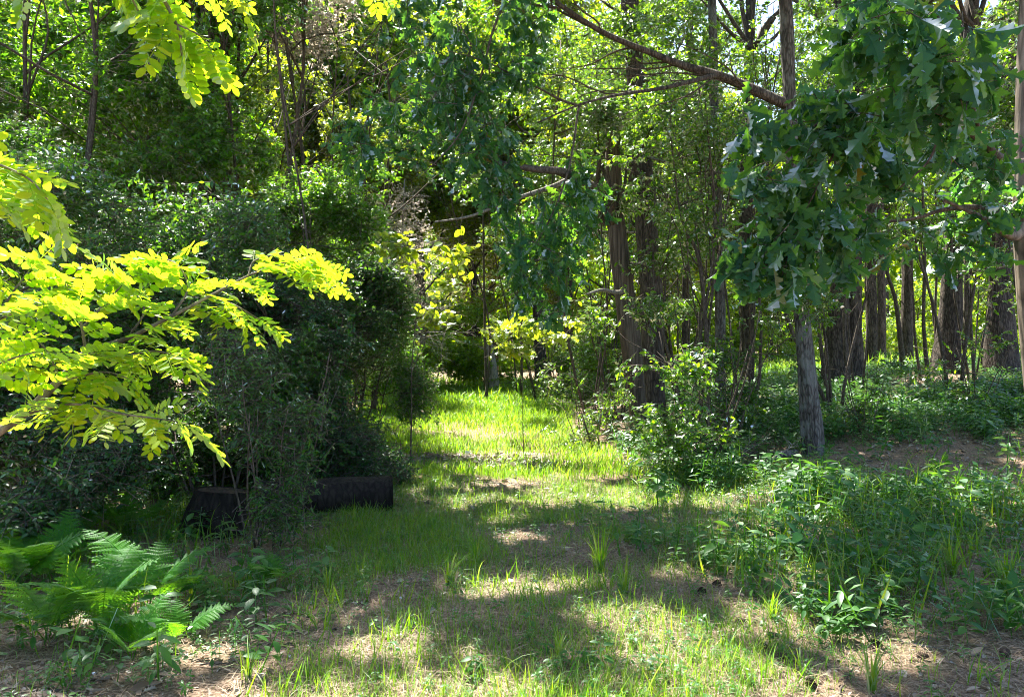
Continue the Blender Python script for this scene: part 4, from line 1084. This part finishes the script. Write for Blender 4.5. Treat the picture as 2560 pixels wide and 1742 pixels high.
log_thing('fallen_log', 'short thick black rotting log lying at the edge of the clearing', (-2.3, 6.93, gz(-2.3, 6.93) + .15), (-1.15, 7.25, gz(-1.15, 7.25) + .155), .175, .165, 'log', 'log', 3)
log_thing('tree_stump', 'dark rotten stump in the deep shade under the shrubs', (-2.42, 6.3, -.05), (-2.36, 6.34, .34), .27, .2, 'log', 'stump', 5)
log_thing('cut_log', 'short grey weathered log piece beside the foot of the slender oak', tuple(P(1930, 1140, 9.5) + [0, 0, .0]), tuple(P(1990, 1132, 9.75)), .05, .042, 'bark_grey', 'log', 7)
for i, (lab, a_, b_, rr_) in enumerate([
    ('grey fallen branch lying level in the brush heap near the slender oak', (1700, 1112, 9.4), (1890, 1120, 9.3), .022),
    ('dark crooked branch on the brush heap below the leafy shrub', (1720, 1140, 9.0), (1850, 1105, 9.4), .018),
    ('thin fallen branch leaning out of the brush heap', (1800, 1150, 8.8), (1905, 1085, 9.3), .012),
    ('long dark bough resting across the brush heap towards the shrub', (1660, 1125, 9.2), (1880, 1095, 9.6), .026),
    ('pale broken branch end sticking up from the brush heap', (1930, 1140, 9.0), (1975, 1085, 9.2), .018),
    ('thin broken twig lying bare on the needle litter', (2098, 1730, 3.42), (2140, 1652, 3.75), .007),
    ('slim pale stick across the needles near the pine cones', (2230, 1590, 4.05), (2480, 1640, 3.8), .006),
    ('short stick half buried in needles', (2140, 1520, 4.5), (2220, 1545, 4.35), .007),
    ('thin grey stick in the grass of the clearing', (640, 1610, 3.95), (760, 1625, 3.85), .005),
    ('slender stick among dead leaves below the ferns', (500, 1665, 3.65), (640, 1690, 3.55), .005),
]):
    A_, B_ = P(*a_), P(*b_)
    A_[2] = gz(A_[0], A_[1]) + rr_ + (.12 if i < 5 else .004); B_[2] = gz(B_[0], B_[1]) + rr_ + (.3 if i in (2, 4) else .16 if i < 5 else .012)
    o = thing('fallen_branch' if i < 5 else 'stick', lab, 'branch' if i < 5 else 'stick', A_)
    r = np.random.default_rng(500 + i)
    bf = Buf(); bare_branch(bf, A_, B_ - A_, np.linalg.norm(B_ - A_), rr_, r, 6 if i < 5 else 1, up=0)
    bf.build('wood', M['deadwood' if i in (0, 4, 6) else 'twig'], o, A_)

# pine cones on the needle litter
def cone_mesh():
    bf = Buf()
    tube(bf, np.array([[0, 0, t] for t in np.linspace(0, .055, 8)]), np.array([.008, .014, .016, .016, .014, .011, .007, .003]), 10)
    v = []; k = 0
    sc = (np.array([[-.4, 0, 0], [.4, 0, 0], [.5, .8, .12], [0, 1.1, .05], [-.5, .8, .12]]), [np.array([[0, 1, 2, 3, 4]])])
    i = np.arange(60); z = .004 + .048 * i / 60; a = i * 2.4
    rad = .013 * (1 - .6 * (i / 60) ** 2)
    pos = np.stack([np.cos(a) * rad, np.sin(a) * rad, z], 1)
    ax = np.stack([np.cos(a), np.sin(a), .35 + i / 70], 1)
    scatter(bf, sc, pos, ax, np.tile([0, 0, 1.0], (60, 1)) + 0 * ax, .015 * (1 - .45 * i / 60))
    return bf.mesh('pine_cone', M['cone'])
CM = cone_mesh()
for i, (px_, py_) in enumerate([(2050, 1568), (1916, 1585), (1905, 1620), (1972, 1638), (1800, 1470), (2020, 1690), (2290, 1632), (2515, 1632), (1885, 1702), (1760, 1490), (2180, 1600), (1840, 1560)]):
    D = EYE * F / (py_ - 871)
    q = P(px_, py_, D)
    o = bpy.data.objects.new('pine_cone', CM); COL.objects.link(o)
    o.location = (q[0], q[1], gz(q[0], q[1]) + .02)
    o.rotation_euler = (1.5, .2, i * 1.3)
    tag(o, 'small dark pine cone lying on the brown needle litter', 'pine cone', 'pine cones on the needle litter')

# ------------------------------------------------------------------ ferns
def pinna_tpl(teeth=8):
    v = []; f = []
    for s in (-1, 1):
        o = len(v)
        for i in range(teeth):
            t0, t1 = i / teeth, (i + 1) / teeth
            w = .19 * (1 - t0) ** .8 + .015
            b0 = len(v)
            v += [[0, t0, 0], [s * w, t0 + .09, -.03], [s * w * .75, t0 + .16, -.03], [0, t1 - .015, 0]]
            q = [b0, b0 + 1, b0 + 2, b0 + 3]
            f.append(q if s > 0 else q[::-1])
    return np.array(v), [np.array(f)]
PIN = pinna_tpl()
def frond_mesh(seed, L=.7, arch=.5, pairs=15):
    r = np.random.default_rng(seed)
    bf = Buf()
    t = np.linspace(0, 1, 16)
    el = radians(72) - radians(95) * arch * t ** 1.2
    seg = L / 15
    p = np.cumsum(np.stack([t * 0, np.cos(el) * seg, np.sin(el) * seg], 1), 0)
    tube(bf, p, np.linspace(.004, .001, 16), 5)
    ts = np.linspace(.24, .98, pairs)
    pos = np.stack([np.interp(ts, t, p[:, i]) for i in range(3)], 1)
    tg = nrm(np.stack([np.interp(ts, t, np.gradient(p[:, i])) for i in range(3)], 1))
    up = nrm(np.cross(np.array([1.0, 0, 0]), tg))
    u = (ts - .24) / .74
    ln = L * .30 * np.clip(np.minimum(.62 + 1.6 * u, 1.12 * (1 - u) ** .8 + .05), .03, 1)
    for s in (-1, 1):
        ax = np.array([s * 1.0, 0, 0]) + tg * .35 - up * .12 + r.normal(size=pos.shape) * .07
        scatter(bf, PIN, pos, ax, up + r.normal(size=pos.shape) * .1, ln * 1.12 * r.uniform(.9, 1.08, pairs))
    return bf.mesh('frond', M['fern'])
FR = [frond_mesh(1, .62, .55), frond_mesh(2, .7, .75), frond_mesh(3, .55, .4), frond_mesh(4, .66, .95)]
for i, (px_, D, n, s, a0, lab) in enumerate([
    (365, 4.6, 6, 1.05, 0, 'upright bright green fern lit by the sun in front of the black log'),
    (250, 4.1, 6, 1.05, .5, 'pale sunlit fern arching over the dead leaves'),
    (120, 4.0, 6, .95, .9, 'fern with long bowed fronds near the picture corner'),
    (40, 4.7, 6, 1.05, .2, 'large bright fern cut by the picture edge'),
    (90, 5.4, 6, 1.05, .7, 'shaded blue-green fern behind the large bright one'),
    (190, 5.8, 6, 1.0, 1.1, 'dim fern below the low shrub'),
    (440, 4.0, 4, .7, .4, 'small fern with two long fronds reaching over the bare soil'),
    (-20, 5.9, 6, 1.1, .1, 'shaded fern half outside the picture'),
    (320, 6.1, 5, .9, .3, 'dark fern beside the rotten stump'),
    (330, 3.75, 4, .7, 1.3, 'low fern close to the viewer with drooping tips'),
    (690, 5.0, 3, .7, .6, 'single slanting fern at the edge of the grass'),
    (920, 8.6, 4, .8, .2, 'small fern growing behind the end of the log'),
    (130, 4.9, 5, .9, 1.7, 'fern tangled with bent grass at the corner'),
]):
    x = (px_ - 1280) / F * D
    s *= .85
    o = thing('fern', lab, 'fern', (x, D, gz(x, D) - .02), 'ferns under the shrubs')
    rg = np.random.default_rng(700 + i)
    for k in range(n):
        q = part('frond', FR[(i + k) % 4], o, (s * rg.uniform(.8, 1.1),) * 3)
        q.rotation_euler = (rg.normal() * .12, rg.normal() * .12, a0 + k * 6.28 / n + rg.normal() * .2)

# ------------------------------------------------------------------ ground layer
SEEDL = [t_rosette(i, 9 + i % 3, t_oval(.52, .1, .25), .85) for i in range(4)]
SEEDN = [t_rosette(10 + i, 13, t_oval(.32, .06, .3), .95) for i in range(3)]
def sm(seed, tpls, mat='herb'):
    bf = Buf(); r = np.random.default_rng(seed)
    scatter(bf, tpls, np.zeros((1, 3)), np.array([[0, 1.0, 0]]), np.array([[0, 0, 1.0]]), 1.0)
    return bf.mesh('seedling', M[mat])
SM = [sm(i, t) for i, t in enumerate(SEEDL)]
def seed_at(px_, py_, s, i, lab):
    D = EYE * F / (py_ - 871); x = (px_ - 1280) / F * D
    o = bpy.data.objects.new('seedling', SM[i % 4]); COL.objects.link(o)
    o.location = (x, D, gz(x, D) - .01); o.scale = (s,) * 3; o.rotation_euler = (.1 * sin(i), .1 * cos(i), i * 1.7)
    tag(o, lab, 'seedling', 'broad-leaved seedlings edging the litter')
LB = 'broad-leaved green seedling at the edge of the brown needle litter'
for i, (a, c, s) in enumerate([(2130, 1555, .26), (2160, 1500, .3), (2080, 1480, .24), (2120, 1590, .2), (2230, 1480, .3), (2010, 1400, .24), (1960, 1370, .26), (2060, 1370, .28), (1910, 1360, .22), (2290, 1490, .3), (2340, 1420, .3), (2480, 1560, .3), (2540, 1520, .34), (2420, 1600, .22), (1900, 1460, .18), (1325, 1600, .16), (1500, 1690, .18), (1180, 1700, .14), (1640, 1700, .16), (1330, 1500, .15), (2330, 1735, .14), (2180, 1410, .28), (2500, 1460, .3)]):
    seed_at(a, c, s, i, LB)

def scatter_tpls(buf, tpls, pos, sc, rng, tilt=.15):
    n = len(pos); w = rng.integers(0, len(tpls), n); a = rng.uniform(0, 6.28, n)
    ax = np.stack([np.cos(a), np.sin(a), a * 0], 1)
    up = np.array([0, 0, 1.0]) + rng.normal(size=(n, 3)) * tilt
    for i, tp in enumerate(tpls):
        m = w == i
        scatter(buf, tp, pos[m], ax[m], up[m], sc[m])
def ground_pts(rng, n, x0, x1, y0, y1, dens, yp=1.0):
    y = y0 + (y1 - y0) * rng.uniform(0, 1, n) ** yp
    u = rng.uniform(-1, 1, n)
    x = (x0 + x1) / 2 + u * (x1 - x0) / 2
    k = (rng.uniform(0, 1, n) < dens(x, y)) & (np.abs(x) < y * .72 + .5)
    x, y = x[k], y[k]
    return np.stack([x, y, hgt(x, y)], -1)
r = np.random.default_rng(801)
def nz(x, y, f, N=N1):
    return N(np.stack([x, y, x * 0 + .3], -1), f)
# herbs on the bank and under the shrubs
def bank(x, y):
    edge = x - (.55 + .16 * (y - 5) + 1.3 * sst(5.6 - y, 0, 2.2) + .25 * nz(x, y, 1.6))
    return sst(edge, 0, .5) * np.clip(.55 + .45 * nz(x, y, 1.5, N2), .06, 1)
b = Buf()
p = ground_pts(r, 34000, .3, 15, 4.0, 22, lambda x, y: bank(x, y) * (.62 + .38 * sst(y, 5.5, 8)), 1.15)
scatter_tpls(b, SEEDL + SEEDN, p, np.clip(r.gamma(4.5, .042, len(p)), .06, .42), r, .4)
p = ground_pts(r, 15000, 1.4, 12, 7.2, 14.5, lambda x, y: bank(x, y) ** .4 * np.clip(.45 + .5 * nz(x, y, 1.7, N3), 0, 1))
scatter_tpls(b, SEEDL + SEEDN, p, np.clip(r.gamma(4, .045, len(p)), .06, .42), r, .4)
p = ground_pts(r, 2600, -7, -.7, 3.4, 13, lambda x, y: sst(-x - (.9 + .12 * y + .3 * nz(x, y, 1.5)), 0, .5) * .8, 1.2)
scatter_tpls(b, SEEDN + SEEDL, p, np.clip(r.gamma(4, .04, len(p)), .06, .3), r, .35)
p = ground_pts(r, 5500, -2.2, 2.6, 3.0, 9, lambda x, y: .35 + .25 * nz(x, y, 2.0))
scatter_tpls(b, SEEDN + SEEDL, p, r.uniform(.03, .11, len(p)), r, .3)
tag(b.build('ground_cover', M['herb']), kind='stuff')

# grass
BL = [t_blade(bd, w) for bd, w in ((.3, .020), (.7, .018), (1.15, .022), (.15, .016))]
BLW = [t_blade(bd, w) for bd, w in ((.5, .035), (.9, .04), (.25, .032))]
b = Buf()
def put_blades(p, h, tpls):
    scatter_tpls(b, tpls, p, h, r, .22)
def fore(x, y):
    bare = sst(x - (.75 + .25 * (y - 3.5)), 0, .8) * sst(5.6 - y, 0, 1)
    d = .58 + .36 * nz(x, y, 1.8) + .3 * nz(x, y, 4.5, N2) + .25 * sst(y, 5, 7)
    return np.clip(d, .03, 1) * (1 - .72 * bare) * (1 - .93 * sst(-x - .9, 0, .5) * sst(5.2 - y, 0, .6))
p = ground_pts(r, 170000, -3.2, 3.6, 2.9, 9.5, fore, 1.25)
put_blades(p, np.clip(r.gamma(3.0, .017, len(p)) + .014 + .03 * (nz(p[:, 0], p[:, 1], 2.3) > .6), .02, .3), BL)
def tuft(x, y):
    return np.clip((nz(x, y, 6.5, N3) + .6 * nz(x, y, 13, N4) - .9) * .9, 0, 1) * (.3 + .65 * sst(.9 - x, 0, 1))
p = ground_pts(r, 60000, -2.6, 2.8, 3.0, 9.5, lambda x, y: tuft(x, y) * (1 - sst(-x - .9, 0, .4) * sst(4.8 - y, 0, .6)), 1.2)
put_blades(p, r.uniform(.05, .19, len(p)), BL)
def mid(x, y):
    c = x - path_centre(y)
    bare = np.exp(-((y - 10.6 - .5 * x) / .5) ** 2) * sst(1.6 - abs(c + .2), 0, .7)
    return np.clip(.75 + .3 * nz(x, y, 1.3), .1, 1) * sst(2.7 - abs(c + .5), 0, .8) * (1 - .93 * bare)
p = ground_pts(r, 110000, -3.6, 3.2, 9.0, 26, mid, 1.0)
put_blades(p, r.uniform(.06, .2, len(p)) * (1 + .9 * sst(p[:, 1], 13, 20)), BLW)
p = ground_pts(r, 26000, -8, 26, 19, 34, lambda x, y: .7 + .2 * nz(x, y, .8), 1.0)
put_blades(p, r.uniform(.2, .6, len(p)), BLW)
p = ground_pts(r, 6000, 1.2, 7, 4.2, 9, lambda x, y: bank(x, y) * .6)
put_blades(p, r.uniform(.15, .42, len(p)), BL)
p = ground_pts(r, 1500, -5, -1.0, 4.0, 7, lambda x, y: sst(-x - 1.0 - .1 * y, 0, .7) * .6)
put_blades(p, r.uniform(.12, .38, len(p)), BL)
tag(b.build('grass', M['grass']), kind='stuff')

# single grass tufts that stand out
def tuft_mesh(seed, n=34, w=.09):
    q = np.random.default_rng(seed); bf = Buf()
    pos = q.normal(size=(n, 3)) * [w * .5, w * .5, 0]
    a = np.arctan2(pos[:, 1], pos[:, 0]) + q.normal(size=n) * .7
    ax = np.stack([np.cos(a), np.sin(a), a * 0], 1)
    wch = q.integers(0, 4, n); sc = q.uniform(.5, 1.1, n)
    for i, tp in enumerate(BL):
        m = wch == i
        scatter(bf, tp, pos[m], ax[m], np.tile([0, 0, 1.0], (m.sum(), 1)) + ax[m] * .25, sc[m])
    return bf.mesh('grass_tuft', M['grass'])
TM = [tuft_mesh(i) for i in range(4)]
for i, (a, c, s, lab) in enumerate([
    (1500, 1440, .36, 'tall seeding grass tuft catching the sun in the middle of the clearing'),
    (1190, 1420, .26, 'bright grass tuft beside the sunlit patch of litter'),
    (1120, 1470, .24, 'grass tuft just before the bright tuft at the sunlit patch'),
    (1810, 1420, .22, 'small sunlit grass tuft in the brown litter below the bank'),
    (1560, 1500, .26, 'grass tuft beside the tall seeding one'),
    (2180, 1700, .26, 'dense dark grass tuft beside the bare twig'),
    (1930, 1540, .2, 'short grass tuft among the pine cones'),
    (1400, 1660, .2, 'thin grass tuft close to the viewer'),
    (820, 1480, .22, 'grass tuft at the shaded side of the clearing'),
    (620, 1700, .2, 'small grass tuft among dead leaves below the ferns'),
    (2380, 1430, .36, 'long-bladed grass tuft among the ground cover'),
    (2520, 1500, .4, 'tall dark grass tuft by the picture edge'),
    (1830, 1180, .3, 'grass tuft in front of the brush heap'),
    (1080, 1240, .24, 'sunlit grass tuft beside the log end'),
    (270, 1560, .3, 'bent grass tuft between the ferns'),
]):
    D = EYE * F / (c - 871); x = (a - 1280) / F * D
    o = bpy.data.objects.new('grass_tuft', TM[i % 4]); COL.objects.link(o)
    o.location = (x, D, gz(x, D) - .005); o.scale = (s,) * 3; o.rotation_euler = (0, 0, i * 1.3)
    tag(o, lab, 'grass tuft', 'grass tufts standing out')

# dead leaves and pine needles
b = Buf()
def lay(p, L, tpls, tilt):
    n = len(p); a = r.uniform(0, 6.28, n)
    w = r.integers(0, len(tpls), n)
    ax = np.stack([np.cos(a), np.sin(a), r.normal(size=n) * .15], 1)
    up = np.array([0, 0, 1.0]) + r.normal(size=(n, 3)) * tilt
    p = p + [0, 0, .012]
    for i, tp in enumerate(tpls):
        m = w == i
        scatter(b, tp, p[m], ax[m], up[m], L[m])
DL = [t_oak(.4, .35, .2, 31), t_oval(.5, .3, -.2), t_oak(.1, .4, -.3, 32), t_oval(.6, .2, .4, True)]
p = ground_pts(r, 22000, -4, 4.5, 2.8, 9, lambda x, y: .5 + .3 * nz(x, y, 2.2), 1.2)
lay(p, r.uniform(.012, .035, len(p)), DL[1:2] + DL[3:], .6)
p = ground_pts(r, 9000, -4, 4.5, 2.8, 9, lambda x, y: .12 + .75 * sst(nz(x, y, 1.0, N2), .2, 1.2) + .5 * sst(-x - 1.0, 0, .6) * sst(5.5 - y, 0, 1) + .4 * sst(x - 1.6, 0, .5) * sst(4.6 - y, 0, .5), 1.2)
lay(p, r.uniform(.03, .085, len(p)), DL, .35)
q = np.random.default_rng(77)
pp = np.stack([q.normal(size=1500) * .42 - 1.0 + .55, q.normal(size=1500) * .22 + 9.9, np.zeros(1500)], 1)
pp = np.stack([pp[:, 0], pp[:, 1], hgt(pp[:, 0], pp[:, 1]) + np.abs(q.normal(size=1500)) * .025], 1)
lay(pp, q.uniform(.06, .13, 1500), DL, .6)
p = ground_pts(r, 14000, 1.6, 11, 7.5, 18, lambda x, y: .5 + .3 * nz(x, y, 1.2))
lay(p, r.uniform(.05, .1, len(p)), DL, .4)
tag(b.build('leaf_litter', M['deadleaf']), kind='stuff')
b = Buf()
NE = [(np.array([[-.011, 0, 0], [.011, 0, 0], [.012, .5, .03 + k], [-.012, .5, .03 + k], [.006, 1, 0], [-.006, 1, 0]]), [np.array([[0, 1, 2, 3], [3, 2, 4, 5]])]) for k in (.0, .06)]
p = ground_pts(r, 170000, -3.2, 4.0, 2.8, 8.5, lambda x, y: np.clip(.55 + .3 * nz(x, y, 1.5) + .3 * sst(x, 0, 2), .1, 1), 1.4)
lay(p, r.uniform(.05, .12, len(p)), NE, .25)
tag(b.build('pine_needles', M['needle']), kind='stuff')
